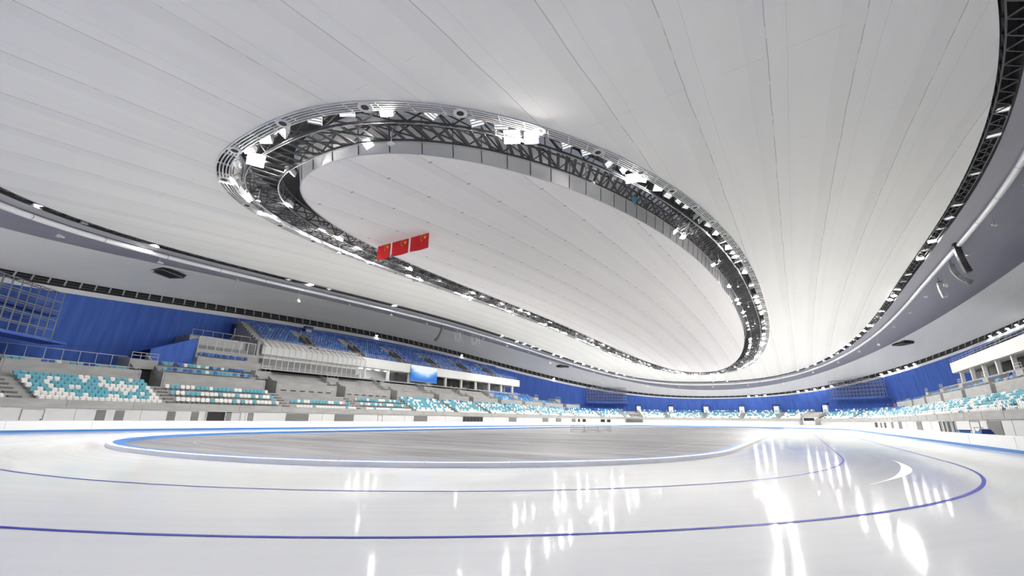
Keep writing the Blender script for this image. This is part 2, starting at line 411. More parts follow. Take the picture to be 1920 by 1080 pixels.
def place_lamp(p, aim, label, group, roll=0, s=1.0, lens='lens'):
    if lens not in lamp_proto: o = lamp_proto[lens] = make_lamp(lens)
    else: o = copytree(lamp_proto[lens])
    z = Vector(aim).normalized(); x = Vector((0, 0, 1)).cross(z)
    x = x.normalized() if x.length > 1e-3 else Vector((1, 0, 0)); y = z.cross(x)
    R = Matrix((x, y, z)).transposed() @ Matrix.Rotation(roll, 3, 'Z')
    o.matrix_world = Matrix.Translation(Vector(p)) @ R.to_4x4() @ Matrix.Scale(s, 4)
    tag(o, label, 'floodlight', group)
    return o
def region(x, y):
    a = 'far tip' if y > 60 else 'near tip' if y < -62 else ('left side' if x < 0 else 'right side')
    return a
cnt = {}
def lamps(p, N, off, up, nm, grp, inward, keep, spread=.5, down=1.0, s=1.0, jit=.25):
    P = ringpts(p, N, off, up, .3)
    order = sorted(range(N), key=lambda i: 0)
    for i in range(N):
        a = P[i]; kp, lit, dn, inw = keep(a[0], a[1])
        if rnd.random() > kp: continue
        lens = 'lens' if rnd.random() < lit else 'lens_dim'
        tn = P[(i+1) % N]-P[i-1]; tn[2] = 0; tn /= np.linalg.norm(tn); nr = np.array([-tn[1], tn[0], 0])  # inward normal (ccw)
        aim = nr*inward*inw+tn*rnd.uniform(-spread, spread)+np.array([0, 0, -down*dn*rnd.uniform(.6, 1.2)])
        pos = a+tn*rnd.uniform(-jit, jit)*2+np.array([0, 0, rnd.uniform(-.1, .15)])
        if np.linalg.norm(pos[:2]-CAM[:2]) < 12 and pos[2] < 0: continue
        rg = region(a[0], a[1]); key = nm+rg; cnt[key] = cnt.get(key, 0)+1
        place_lamp(pos, aim, '%s floodlight counted counterclockwise along the %s of the %s' % (ordn(cnt[key]-1), rg, nm), grp, rnd.uniform(-.3, .3), s, lens)
def kA(x, y):      # (share kept, share lit, downward factor, inward factor)
    if y < -35: return (1, .2 if x > -8 else .6, .9, .9 if x > 8 else 1.2)
    if y < 10: return (.6, .8, 1.2, .3 if x < 0 else .55)
    return (.62, .95, 1, 1.)
def kI(x, y): return (.4, 1, 1, 1) if y < -20 else (.55, 1, .9, 1) if y < 20 else (.8, .9, .9, 1.0)
def kB(x, y):
    if y > 45: return (.95, 1, .8, 1.3)
    if x > 0: return (.6, .06, 1.5, .1) if y < 12 else (.85, .9, 1.0, .8)
    return (.45, .8, 1.5, .0) if y < -10 else (.6, .9, 1.4, .1)
lamps(RG['AO'], 150, 1.15, .25, "central light ring's outer edge", 'floodlights on the outer edge of the central ring', -.5, kA)
lamps(RG['AO'], 96, 4.2, -.05, "central light ring's inner edge", 'floodlights on the inner edge of the central ring', -.5, kI, .5, 1.0, .85)
lamps(RG['BI'], 110, -.8, .3, 'middle light ring', 'floodlights along the middle ring', .3, kB, .45, 1.1)
for a0, a1 in ((60, 66), (70, 75), (80, 86), (92, 95), (40, 43), (25, 29)):
    pass
for p, lb, sc in (((10.9, -65.0, 19.35), 'largest glaring floodlight at the top of the central ring', 1.25), ((11.9, -64.2, 19.4), 'floodlight added just right of the largest one to widen its glare', 1.1),  # second lamp is added to enlarge the glare of the first
                  ((-4.6, -73.0, 18.35), 'glaring floodlight at the left tip of the central ring', 1.25), ((15.4, -53.9, 20.55), 'bright round glaring floodlight on the upper right of the central ring', 1.1)):
    place_lamp(p, (22.0-p[0], -86-p[1], -p[2]), lb, 'glaring floodlights aimed at the near bend', 0, sc)
PC = ringpts(mixr('CI', 'CW', .35), 200, 0, -.05)
ci = 0
for i in range(200):
    if not ((2 <= i <= 6) or (12 <= i <= 17) or (26 <= i <= 30) or (36 <= i <= 40) or (44 <= i <= 46) or i in (74, 90, 103)): continue
    a = PC[i]; tn = PC[(i+1) % 200]-PC[i-1]; tn /= np.linalg.norm(tn); nr = np.array([-tn[1], tn[0], 0])
    place_lamp(a, nr*.9+np.array([0, 0, -1.]), '%s floodlight from the right along the outermost ring above the blue wall' % ordn(ci), 'floodlights along the outermost ring', 0, .9, 'lens_mid'); ci += 1

# ------------------------------------------------------------------ ice floor, infield, lines, kerb
def oval(R, z=0, e=1.0126, nn=2.302, n=120, bn=None, bf=None):
    bn = bn or R*e; bf = bf or R*e
    a = np.linspace(0, math.pi, n); ex = 2/nn
    c = np.sign(np.cos(a))*np.abs(np.cos(a))**ex; s = np.abs(np.sin(a))**ex
    near = np.c_[R*c, -56-bn*s]; far = np.c_[R*c, 56+bf*s]      # near: right->left ; far: right->left
    P = np.r_[near[:-1], np.c_[np.full(59, -R), np.linspace(-56, 56, 60)[:-1]], far[::-1][:-1], np.c_[np.full(60, R), np.linspace(56, -56, 60)]][:-1]
    return np.c_[P, np.full(len(P), z)]
struct((lambda b: (b.face([(-75, -118, 0), (75, -118, 0), (75, 112, 0), (-75, 112, 0)]), b.build('floor', 'ice'))[1])(MB()), 'glossy white ice of the speed skating track')
R1, RK, KH, RO = 25.781, 20.92, .173, 35.457
b = MB(); ov = oval(RK-.4, .012); b.v = [tuple(p) for p in ov]; b.f = [tuple(range(len(ov)))[::-1]]; b.mi = [0]
o = b.build('infield_floor', 'infield'); struct(o, 'grey concrete infield inside the ice track'); o.name = 'floor_infield'
def stripe(name, R, w, m, label, cat, z=.006, sel=None, **kw):
    A = oval(R-w/2, z, **kw); B = oval(R+w/2, z, **kw); b = MB()
    b.grid([A, B], True); o = b.build(name, m); return tag(o, label, cat, 'painted lines in the ice')
stripe('lane_line', R1+4, .095, 'line', 'blue lane line in the ice nearest the viewer', 'painted line')
stripe('lane_line', R1, .07, 'line', 'blue lane line in the ice closer to the grey infield', 'painted line')
# kerb
K = thing('infield_kerb', 'low white and blue padded kerb around the grey infield', 'kerb')
b = MB(); b.grid([oval(RK, 0), oval(RK-.04, KH), oval(RK-.3, KH+.01)], True); padm = b; padm.mat('pad_w'); padm.mi = [0]*len(b.f)
b = MB(); b.grid([oval(RK-.3, KH+.01), oval(RK-.7, KH), oval(RK-.74, 0)], True); b.build('blue_pad', 'pad_b', K)['label'] = 'blue inner face of the kerb'
b = padm; b.mat('grille'); P = oval(RK-.1, KH+.012)
for i in range(0, len(P), 6):
    d = P[i]-np.array([0, np.clip(P[i][1], -56, 56), KH]); d[2] = 0; d /= np.linalg.norm(d); b.bar(P[i]-d*.38, P[i]+d*.08, .03, .012)
b.build('white_pad', None, K)
# outer barrier (open at the near bend where the viewer stands)
ob = dict(bn=47.0, bf=RO*1.0126)
def barrier_rows(specs): return [oval(r_, z_, bn=47.0+(r_-RO), bf=(RO+r_-RO)*1.0126) for r_, z_ in specs]
OB = thing('rink_barrier', 'tall white padded barrier with blue base running round the ice track', 'barrier')
b = MB(); b.grid(barrier_rows([(RO, .2), (RO, .98), (RO+.25, 1.02), (RO+.6, 1.0), (RO+.6, 0)]), True); padm = b; padm.mat('pad_w')
b = MB(); b.grid(barrier_rows([(RO-.03, 0), (RO-.03, .2), (RO, .2)]), True); b.build('blue_base', 'pad_b', OB)['label'] = 'blue stripe along the foot of the barrier'
b = padm; b.mi = [0]*len(b.f); b.mat('grille'); P = oval(RO-.006, .6, bn=47.0-.006, bf=(RO-.006)*1.0126)
for i in range(0, len(P), 5): b.bar(P[i]+[0, 0, -.38], P[i]+[0, 0, .38], .02, .02)
b.build('white_pad', None, OB)
# curved white scratch marks on the ice and pale ring on the infield
b = MB(); rows = [[], []]
for k in range(40):
    a = -.47+.43*k/39; wv = .16*math.sin(math.pi*k/39)**2+.01; rc_ = 27.6-2.6*a
    for j, s_ in enumerate((-1, 1)): rows[j].append(((rc_+s_*wv)*math.cos(a), -56+(rc_+s_*wv)*math.sin(a), .007))
b.grid(rows); tag(b.build('repair_mark', 'faintline'), 'curved bright white scrape in the ice between the two blue lines', 'scrape')
tag((lambda b: (b.grid([oval(16.9, .02, nn=2.3), oval(16.97, .02, nn=2.3)], True), b.build('infield_line', mat('infield_paint', (.42, .42, .43), .5)))[1])(MB()), 'thin pale curved line painted on the grey infield', 'painted line')

# ------------------------------------------------------------------ seating bowl
def facade_path():
    a = np.linspace(0, math.pi, 181)
    near = np.c_[40*np.cos(a), -56-50*np.sin(a)]     # right -> left
    left = np.c_[np.full(113, -40.), np.linspace(-56, 56, 113)]
    far = np.c_[-40*np.cos(a), 56+40*np.sin(a)]      # left -> right
    right = np.c_[np.full(113, 40.), np.linspace(56, -56, 113)]
    P = np.r_[near[90:-1], left, far[1:-1], right, near[1:90]]
    return np.r_[P, P[:1]]
FP = facade_path(); FL = np.r_[0, np.cumsum(np.hypot(*np.diff(FP, axis=0).T))]; FT = FL[-1]
def sp(s, d=0., z=0.):
    s = s % FT; x = np.interp(s, FL, FP[:, 0]); y = np.interp(s, FL, FP[:, 1])
    e = .6; a = np.array([np.interp((s-e) % FT, FL, FP[:, 0]), np.interp((s-e) % FT, FL, FP[:, 1])]); c = np.array([np.interp((s+e) % FT, FL, FP[:, 0]), np.interp((s+e) % FT, FL, FP[:, 1])])
    t = c-a; t /= np.linalg.norm(t); nrm = np.array([-t[1], t[0]])   # outward (path clockwise seen from above)
    return np.array([x+nrm[0]*d, y+nrm[1]*d, z]), np.array([t[0], t[1], 0]), np.array([nrm[0], nrm[1], 0])
sNL = float(FL[np.argmin(np.hypot(FP[:, 0]+40, FP[:, 1]+56))]); sFL = sNL+112
def sLeft(y):  # arc length at given y on the left side
    if y >= -56: return sNL+(y+56)
    i = np.argmin(np.abs(FP[:91, 1]-y)); return float(FL[i])
sFR = sFL+math.pi*40
def sRight(y): return sFR+(56-y) if y >= -56 else sFR+112+(-56-y)*1.15
S0 = sLeft(-100); S1 = sRight(-80)
def sweep(bm, prof, s0, s1, step=2.0, caps=True):
    n = max(1, int(math.ceil((s1-s0)/step))); ss = np.linspace(s0, s1, n+1)
    rows = [[sp(s, d, z)[0] for s in ss] for d, z in prof]
    bm.grid(rows)
    if caps:
        for s in (s0, s1): bm.face([sp(s, d, z)[0] for d, z in prof])
# facade
b = MB(); sweep(b, [(0, 0), (0, 2.2)], S0, S1, 2, False); struct(b.build('wall_facade', 'offwhite'), 'low off-white wall below the lower seats')
LS = thing('lower_stand', 'lower ring of concrete seating steps behind the off-white wall', 'grandstand')
b = MB(); sweep(b, [(.02, 2.2), (-.12, 2.2), (-.12, 3.0), (.12, 3.0), (.12, 2.6)], S0, S1, 2, False); b.build('front_parapet', 'conc', LS)
RT, RI = .85, .42
prof = [(.12, 2.6)]
for k in range(7): prof += [(.12+RT*(k+1), 2.6+RI*k), (.12+RT*(k+1), 2.6+RI*(k+1))]
prof[-1] = (.12+RT*7, 2.6+RI*6); prof += [(8.5, 2.6+RI*6), (8.5, 2.6+RI*6-.2)]
b = MB(); sweep(b, prof, S0, S1, 2, False); b.build('steps', 'conc', LS)
# thin panel joints on the facade
b = MB()
for s in np.arange(S0, S1, 6.0):
    p, t, n = sp(s, -.13, 0); b.bar(p+[0, 0, 2.25], p+[0, 0, 2.98], .03, .02)
    p, t, n = sp(s+1, -.012, 0); b.bar(p+[0, 0, .1], p+[0, 0, 2.18], .03, .02)
b.build('panel_joint', 'louver', LS)

VL = [-74.0, -60.6, -45.2, -31.9, -18.9, -5.6, 7.8, 21.0, 34.3, 47.6, 61.5, 70]      # vomitories, left
mid_blocks = []
SEATS = []     # (pos, dir_in, colour, row label, block name, along index, priority)
def colr(kind, k):
    r = rnd.random()
    if kind == 'low':
        if k <= 0: return 'swhite' if r < .93 else 'turq'
        if k == 1: return 'swhite' if r < .7 else 'turq'
        if k == 6: return 'turq' if r < .55 else ('swhite' if r < .8 else ('sblue2' if r < .97 else 'spink'))
        return 'turq' if r < .58 else 'swhite' if r < .985 else 'spink'
    if kind == 'lowleft':
        if k <= 0: return 'swhite' if r < .97 else 'turq'
        return 'turq' if r < (.25 if k == 1 else .6) else 'swhite'
    if kind == 'far':
        if k <= 1: return 'swhite' if r < .85 else 'turq'
        if k >= 5: return 'sblue2' if r < .55 else ('turq' if r < .8 else 'swhite')
        return 'turq' if r < .5 else 'swhite'
    if kind == 'mid':
        return 'turq' if r < .45 else ('sblue2' if r < .75 else 'sblue' if r < .93 else 'swhite')
    if kind == 'midblue':
        return 'sblue2' if r < .6-.05*k else ('turq' if r < .95 else 'swhite') if k < 4 else ('sblue2' if r < .75 else 'sblue')
    if kind == 'up':
        return 'sblue' if r < .55 else 'sblue2' if r < .985 else 'turq'
def seat_rows(block, s0, s1, rows, d0, z0, kind, side, rt=RT, ri=RI, skew=0, prob=1, pitch=.56):
    for k in rows:
        a = s0+skew*k; bb = s1-0*k; n = int((bb-a)/pitch)
        for i in range(n):
            if prob < 1 and rnd.random() > prob: continue
            s = a+(i+.5)*pitch
            p, t, nn = sp(s, d0+rt*k+.52, z0+ri*k)
            SEATS.append((p, -nn, colr(kind, k), k, block, i, side))
aisle = .7
# left lower blocks
Lb = [(-86, -74.6, 'left-edge block', range(7)), (-73.3, -61.4, 'nearest full left block', range(7)), (-60, -46, 'second left block', (1, 3, 5)),
      (-44.6, -32.6, 'third left block', (0, 2)), (-31.2, -19.6, 'fourth left block', (0, 2, 4))]
for y0, y1, nm, rows in Lb: seat_rows(nm, sLeft(y0)+.4, sLeft(y1), rows, .12, 2.6, 'lowleft' if 'full' in nm or 'edge' in nm else 'low', 'L')
for y0, y1 in ((-18.2, -6.3), (-4.9, 7.1), (8.5, 20.3), (21.7, 33.6), (35, 46.9), (48.3, 58)):
    seat_rows('left block', sLeft(y0), sLeft(y1), range(7), .12, 2.6, 'low', 'L')
# far bend blocks
def s_far(x):   # arc length at the far end for a given x
    a = math.acos(max(-1, min(1, -x/40.))); return sFL+40*a
edges = [sLeft(59)] + [s_far(x) for x in (-36, -28.4, -17.7, -5.5, 6.7, 17.8, 28.0, 36)]+[sRight(56)]
for a, c in zip(edges[:-1], edges[1:]):
    if abs(a-s_far(-28.4)) < .01: a += 3
    if abs(c-s_far(28.0)) < .01: c -= 3.5
    seat_rows('far block', a+.6, c-.6, range(7), .12, 2.6, 'far', 'F')
for y0, y1 in ((55, 43), (41.5, 29.5), (28, 16), (14.5, 2.6), (1.2, -10.8), (-12.2, -24), (-25.4, -37.5), (-39, -51)):
    seat_rows('right block', sRight(y0), sRight(y1), range(6), .12, 2.6, 'low', 'R', prob=.93)

# middle tiers: blocks between the stair openings
def z_mid(k): return 6.3+.45*k
def mid_tier(side):
    sgn = 1 if side == 'left' else -1
    f = sLeft if side == 'left' else sRight
    T = thing('middle_stand', 'grey concrete middle tier with stair openings on the %s side' % side, 'grandstand')
    V = VL if side == 'left' else [-53, -40, -27, -13.8, -.6, 12.6, 25.8, 39, 52, 65]
    if side == 'right': V = V[::1]
    for i in range(len(V)-1):
        y0, y1 = V[i]+1.15, V[i+1]-1.15
        a, c = sorted((f(y0), f(y1)))
        n = 7
        if side == 'left' and i == 0: n = 4
        if y1 > 58: n = 3
        if y1 > 66: n = 1
        prof = [(6.75, 4.6), (6.75, 7.05), (6.95, 7.05), (6.95, 6.3)]
        for k in range(n): prof += [(7.0+RT*(k+1), z_mid(k)), (7.0+RT*(k+1), z_mid(k+1) if k < n-1 else z_mid(k))]
        prof = prof[:-1]
        b = MB(); prof2 = prof+[(prof[-1][0]+.1, 4.6)]
        sweep(b, prof2, a, c, 2.0, True); b.build('concrete_block', 'conc', T)
        # cheek walls beside the stair openings
        for s_, o_ in ((a, -.12), (c, .12)):
            b = MB(); pts = [(6.75, 4.6), (6.75, 7.05), (8.2, 7.35), (7.0+RT*n, z_mid(n-1)+.95), (7.0+RT*n, 4.6)]
            A = [sp(s_+o_-.09, d, z)[0] for d, z in pts]; B = [sp(s_+o_+.09, d, z)[0] for d, z in pts]
            b.face(A); b.face(B[::-1])
            for j in range(5): b.face([A[j], A[(j+1) % 5], B[(j+1) % 5], B[j]])
            b.build('cheek_wall', 'conc', T)
        mid_blocks.append((side, i, a, c, n))
    for i, y in enumerate(V[1:-1]):
        n = 7; a, c = sorted((f(y-1.15), f(y+1.15)))
        # landing floor, dark doorway behind, header above
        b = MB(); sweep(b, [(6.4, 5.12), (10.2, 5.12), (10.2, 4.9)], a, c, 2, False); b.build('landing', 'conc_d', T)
        b = MB(); sweep(b, [(10.2, 5.1), (10.2, 7.6)], a, c, 2, False); b.build('doorway_recess', 'recess', T)
        b = MB(); sweep(b, [(9.6, 7.5), (9.6, 8.7), (9.8, 8.7), (13, 9.1), (13, 7.5)], a-.1, c+.1, 2, True); b.build('header', 'conc', T)
        b = MB()
        A = sp(a, 9.65, 0)[0]; B = sp(c, 9.65, 0)[0]
        for zz in (9.2, 9.6): b.bar(A+[0, 0, zz], B+[0, 0, zz], .05)
        for tt in (0, .33, .66, 1): b.bar(A*(1-tt)+B*tt+[0, 0, 8.6], A*(1-tt)+B*tt+[0, 0, 9.62], .04)
        b.build('rail', 'galv', T)
    # front railings on the parapets
    for sd, i, a, c, n in mid_blocks:
        if sd != side: continue
        b = MB()
        ss = np.linspace(a, c, 7); P = [sp(s, 6.85, 7.05)[0] for s in ss]
        for p in P: b.bar(p, p+[0, 0, .3], .03)
        for p, q_ in zip(P[:-1], P[1:]): b.bar(p+[0, 0, .3], q_+[0, 0, .3], .035)
        b.build('parapet_rail', 'galv', T)
    return T
mid_tier('left'); mid_tier('right')
# seats in the middle tiers
def ms(i, rows, kind, prob=1, trim=0):
    for sd, j, a, c, n in mid_blocks:
        if sd == 'left' and j == i: seat_rows('middle-tier left block %d' % i, a+.5, c-.5-trim, [k for k in rows if k < n], 7.0, 6.3, kind, 'M', ri=.45, prob=prob)
ms(0, (0, 1), 'mid', .8); ms(1, (0, 2, 4), 'mid')
seat_rows('small booth terrace', sLeft(-54.3), sLeft(-47), [0], 11.1, 10.1, 'up', 'M'); ms(3, (0,), 'mid', .8, 3)
for i in (7, 8, 9): ms(i, range(7), 'midblue')
ms(10, (0,), 'midblue')
for sd, j, a, c, n in mid_blocks:
    if sd == 'right': seat_rows('right middle block', a+.5, c-.5, [k for k in (1, 3, 5) if k < n], 7.0, 6.3, 'midblue', 'R', ri=.45, prob=.6)
# dark floor slots in the bare blocks
for y0 in (-43, -30):
    b = MB()
    for k in range(6):
        p, t, n = sp(sLeft(y0+1.7*k), 6.74, 5.75); b.box(p, (.04, .95, .16))
    tag(b.build('wall_slots', 'black'), 'row of black slots in the grey parapet of the %s middle block' % ('near bare' if y0 < -40 else 'turquoise-seated'), 'wall slots')

# upper tiers, fascia, concourse
RU, ZU = .85, .5
def upper(side):
    f = sLeft if side == 'left' else sRight
    y0, y1 = -44.5, 41.0
    a, c = sorted((f(y0), f(y1)))
    T = thing('upper_stand', 'high upper tier of blue seats with a long pale fascia on the %s side' % side, 'grandstand')
    b = MB(); fa = sorted((f(-46.0 if side == 'right' else -24), f(y1)))
    sweep(b, [(12.35, 11.9), (12.3, 13.9), (12.5, 13.95), (12.7, 13.6), (12.7, 11.8)], a, c, 3, True); b.build('fascia', 'white', T)
    prof = [(12.5, 11.8), (12.6, 13.5)]
    for k in range(11): prof += [(12.7+RU*(k+1), 13.5+ZU*k), (12.7+RU*(k+1), 13.5+ZU*(k+1))]
    prof = prof[:-1]+[(24.5, 13.5+ZU*10), (24.5, 12)]
    b = MB(); sweep(b, prof, a, c, 3, True); b.build('steps', 'conc', T)
    b = MB(); ss = np.arange(a, c, 2.2); P = [sp(s, 12.4, 13.9)[0] for s in ss]
    for p in P: b.bar(p, p+[0, 0, .75], .03)
    for p, r_ in zip(P[:-1], P[1:]):
        for h in (.35, .75): b.bar(p+[0, 0, h], r_+[0, 0, h], .035)
    b.build('fascia_rail', 'galv', T)
    # stair aisles with grey upstand walls
    for y in ((-34.3, -22.8, -10.9, 1.5, 14.7, 27.5) if side == 'left' else (-34.3, -22.8, -10.9, 1.5, 14.7, 27.5)):
        s = f(y); b = MB()
        pts = [(12.75, 13.5), (12.75, 14.3), (17.2, 17.0), (17.2, 16.0)]
        for ds in (-.75, .75):
            A = [sp(s+ds-.07, d, z)[0] for d, z in pts]; B = [sp(s+ds+.07, d, z)[0] for d, z in pts]
            b.face(A); b.face(B[::-1])
            for j in range(4): b.face([A[j], A[(j+1) % 4], B[(j+1) % 4], B[j]])
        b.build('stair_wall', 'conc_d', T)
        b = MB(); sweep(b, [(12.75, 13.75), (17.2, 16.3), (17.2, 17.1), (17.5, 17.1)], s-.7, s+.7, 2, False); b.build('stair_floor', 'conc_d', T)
        b = MB()
        for ds in (-.75, .75):
            b.bar(sp(s+ds, 12.8, 15.2)[0], sp(s+ds, 17.2, 17.9)[0], .04); b.bar(sp(s+ds, 12.8, 13.9)[0], sp(s+ds, 12.8, 15.2)[0], .04); b.bar(sp(s+ds, 17.2, 17)[0], sp(s+ds, 17.2, 17.9)[0], .04)
        b.build('stair_rail', 'galv', T)
    ys = [-44.3, -34.3, -22.8, -10.9, 1.5, 14.7, 27.5, 40.8]
    for i in range(7):
        a2, c2 = sorted((f(ys[i]+.9), f(ys[i+1]-.9)))
        seat_rows('upper %s block' % side, a2, c2, range(0 if i else 2, 10), 12.7, 13.5, 'up', 'U' if side == 'left' else 'R', rt=RU, ri=ZU, pitch=.62)
    # railing along the top
    b = MB(); ss = np.arange(a, c, 3.0); P = [sp(s, 22.1, 18.6)[0] for s in ss]
    for p in P: b.bar(p, p+[0, 0, 1], .04)
    for p, r_ in zip(P[:-1], P[1:]): b.bar(p+[0, 0, 1], r_+[0, 0, 1], .04)
    b.build('top_rail', 'galv', T)
    # concourse rooms below
    K_ = thing('concourse', 'open concourse with pale columns below the upper tier on the %s side' % side, 'concourse')
    b = MB(); sweep(b, [(12.0, 9.3), (12.0, 9.55), (19, 9.55)], a-8, c, 3, False); b.build('slab', 'conc', K_)
    b = MB(); sweep(b, [(18, 9.5), (18, 12.0)], a, c, 3, False); b.build('back_wall', 'offwhite' if side == 'left' else 'conc_d', K_)
    b = MB(); sweep(b, [(12.6, 11.85), (18, 11.85)], a, c, 3, False); b.build('soffit', 'offwhite', K_)
    for y in np.arange(-22, 41, 6.6):
        p, t, n = sp(f(y), 12.9, 10.7); b = MB(); b.box(p, (.5, .5, 2.4)); b.build('column', 'white', K_)
    for y, w_, m in ((-11.6, 1.0, 'black'), (4.2, 5.0, 'recess'), (11.2, 6.5, 'recess'), (18.5, 3.5, 'recess'), (25, 4, 'conc_d'), (32, 4.5, 'conc_d')):
        p, t, n = sp(f(y), 14.2, 10.7); b = MB(); b.box(p, (.1, w_, 2.1)); b.build('dark_panel', m, K_)
    for y in (-19.5, -17, -14.4, -21.6):
        p, t, n = sp(f(y), 14.6, 11.8); b = MB(); b.box(p, (.35, .9, .06)); b.build('room_lamp', 'roomlight', K_)
    return T
upper('left'); upper('right')

# blue perimeter wall, split by side
def wallring(name, t0, t1, label):
    A, B, n = RG['CW'][:3]; dz = RG['CW'][3:]; t = np.linspace(t0, t1, 121); c, s = np.cos(t), np.sin(t)
    def P(o, z=None):
        X = Q[0]+(A+o)*np.sign(c)*np.abs(c)**(2/n); Y = Q[1]+(B+o)*np.sign(s)*np.abs(s)**(2/n)
        return np.c_[X, Y, zs(X, Y, dz)+.02 if z is None else np.full(len(t), z)]
    b = MB(); b.grid([P(0), P(1.6, 3.0), P(1.6, 0)]); struct(b.build(name, 'bluewall', smooth=True), label)
q4 = math.pi/4
wallring('wall_far', q4, 3*q4, 'tall blue wall behind the far seats'); wallring('wall_left', 3*q4, 5*q4, 'tall blue wall behind the left stand')
wallring('wall_near', 5*q4, 7*q4, 'blue wall behind the viewer'); wallring('wall_right', 7*q4, 9*q4, 'tall blue wall behind the right stand')

# ------------------------------------------------------------------ seats
DIMS = {}
def seat_parts(detail=True):
    """returns (backrest MB, pan MB, foot MB) facing +Y, at origin"""
    bk = MB()
    if detail:
        w, h = .24, .40; pts = []
        for x, z in ((-w*.8, .36), (w*.8, .36), (w, .45), (w, .68), (w*.75, .78), (-w*.75, .78), (-w, .68), (-w, .45)): pts.append((x, z))
        cur = lambda x, z: -.16-.05*(z-.36)/.4+.25*x*x*4*.25
        f = [(x, cur(x, z)+.045, z) for x, z in pts]; r = [(x, cur(x, z)-.01, z) for x, z in pts]
        bk.face(f); bk.face(r[::-1])
        for i in range(8): bk.face([f[i], r[i], r[(i+1) % 8], f[(i+1) % 8]])
        pn = MB(); w = .22
        pts = [(-w, .30), (w, .30), (w, .62), (w*.7, .68), (-w*.7, .68), (-w, .62)]
        f = [(x, -.02+.10*(z-.3), z) for x, z in pts]; r = [(x, -.09+.1*(z-.3), z) for x, z in pts]
        pn.face(f); pn.face(r[::-1])
        for i in range(6): pn.face([f[i], r[i], r[(i+1) % 6], f[(i+1) % 6]])
        ft = MB(); ft.box((0, -.1, .17), (.12, .1, .34)); ft.box((0, -.09, .33), (.4, .12, .05))
        return bk, pn, ft
protos = {}
for k in ('turq', 'swhite', 'sblue', 'sblue2', 'spink'):
    bk, pn, ft = seat_parts()
    protos[k] = [bk, pn, ft]
CN = dict(turq='turquoise', swhite='white', sblue='dark blue', sblue2='blue', spink='pink')
cammat = np.stack([_r, _u, _fw])
def px(p):
    d = cammat@(np.array(p)-CAM); return (960+F_PX*d[0]/d[2], 540-F_PX*d[1]/d[2], d[2]) if d[2] > 1 else (-1e4, 0, 0)
vis = []
for i, sset in enumerate(SEATS):
    X, Y, Z = px(sset[0])
    if Z > 0 and -5 < X < 1925: vis.append((np.linalg.norm(sset[0]-CAM), i))
vis.sort(); ind = set(i for _, i in vis[:300])
proto_obj = {}
RN = ['front', 'second', 'third', 'fourth', 'fifth', 'sixth', 'seventh', 'eighth', 'ninth', 'tenth', 'eleventh']
seq = {}
for i in sorted(ind):
    p, dr, colk, k, blk, j, side = SEATS[i]
    if colk not in proto_obj:
        r = thing('stadium_seat', 'x', 'seat')
        for nm, mb, m in zip(('backrest', 'seat_pan', 'pedestal'), protos[colk], (colk, colk, 'mid')): mb.build(nm, m, r)
        proto_obj[colk] = r; o = r
    else: o = copytree(proto_obj[colk])
    o.location = p; o.rotation_euler = (0, 0, math.atan2(-dr[0], dr[1]))
    key = (blk, k); seq[key] = seq.get(key, -1)+1
    lab = '%s stadium seat, %s from left, %s row of the %s' % (CN[colk], ordn(seq[key]), RN[k], blk)
    lab = lab.replace('middle-tier left block 0', 'leftmost middle-tier block').replace('middle-tier left block 1', 'second middle-tier block').replace('middle-tier left block 3', 'fourth middle-tier block')
    tag(o, lab, 'seat', 'individual stadium seats nearest the viewer')
# the remaining seats: one object
V_, F_, MI = [], [], []
mk = ['turq', 'swhite', 'sblue', 'sblue2', 'spink']
def unit(mbs):
    v = []; f = []
    for m in mbs:
        n0 = len(v); v += m.v; f += [tuple(a+n0 for a in ff) for ff in m.f]
    return np.array(v), f
uv, uf = unit(protos['turq'][:2])
for i, (p, dr, colk, k, blk, j, side) in enumerate(SEATS):
    if i in ind: continue
    a = math.atan2(-dr[0], dr[1]); ca, sa = math.cos(a), math.sin(a)
    R2 = np.array([[ca, -sa, 0], [sa, ca, 0], [0, 0, 1]]); n0 = len(V_)
    V_ += (uv@R2.T+p).tolist(); F_ += [tuple(x+n0 for x in ff) for ff in uf]; MI += [mk.index(colk)]*len(uf)
me = bpy.data.meshes.new('stadium_seats'); me.from_pydata(V_, [], F_)
for k in mk: me.materials.append(MT[k])
me.polygons.foreach_set('material_index', MI); me.update()
o = bpy.data.objects.new('stadium_seats', me); C.objects.link(o)
tag(o, 'thousands of turquoise, white and blue seats filling the farther stands', 'seats', None, 'stuff')

# ------------------------------------------------------------------ facade doors, louvres and windows
dn = [1]; wn = [1]
def door(s0, s1, z0, z1, m, name, label, d=-.05, frame=None):
    b = MB(); sweep(b, [(0, z0), (d, z0), (d, z1), (0, z1)], s0, s1, 2, True); o = b.build(name, m); struct(o, label); return o
def louvre(y0, y1, side, label, z0=.0, z1=2.05, m='louver'):
    f = sLeft if side == 'L' else sRight; a, c = sorted((f(y0), f(y1)))
    T = thing('louvre_panel', label, 'louvre', tuple(sp((a+c)/2, 0, 0)[0]), 'grey louvre panels in the low white wall')
    o0 = np.array(T.location)
    b = MB(); sweep(b, [(0, z0), (-.05, z0), (-.05, z1), (0, z1)], a, c, 2, True); o = b.build('panel', m, T); o.location = -Vector(o0)
    b = MB(); n = 10
    for k in range(n):
        z = z0+.15+(z1-z0-.2)*k/(n-1); b.bar(sp(a+.05, -.07, z)[0]-o0, sp(c-.05, -.07, z)[0]-o0, .04, .05)
    b.build('slat', 'mid', T)
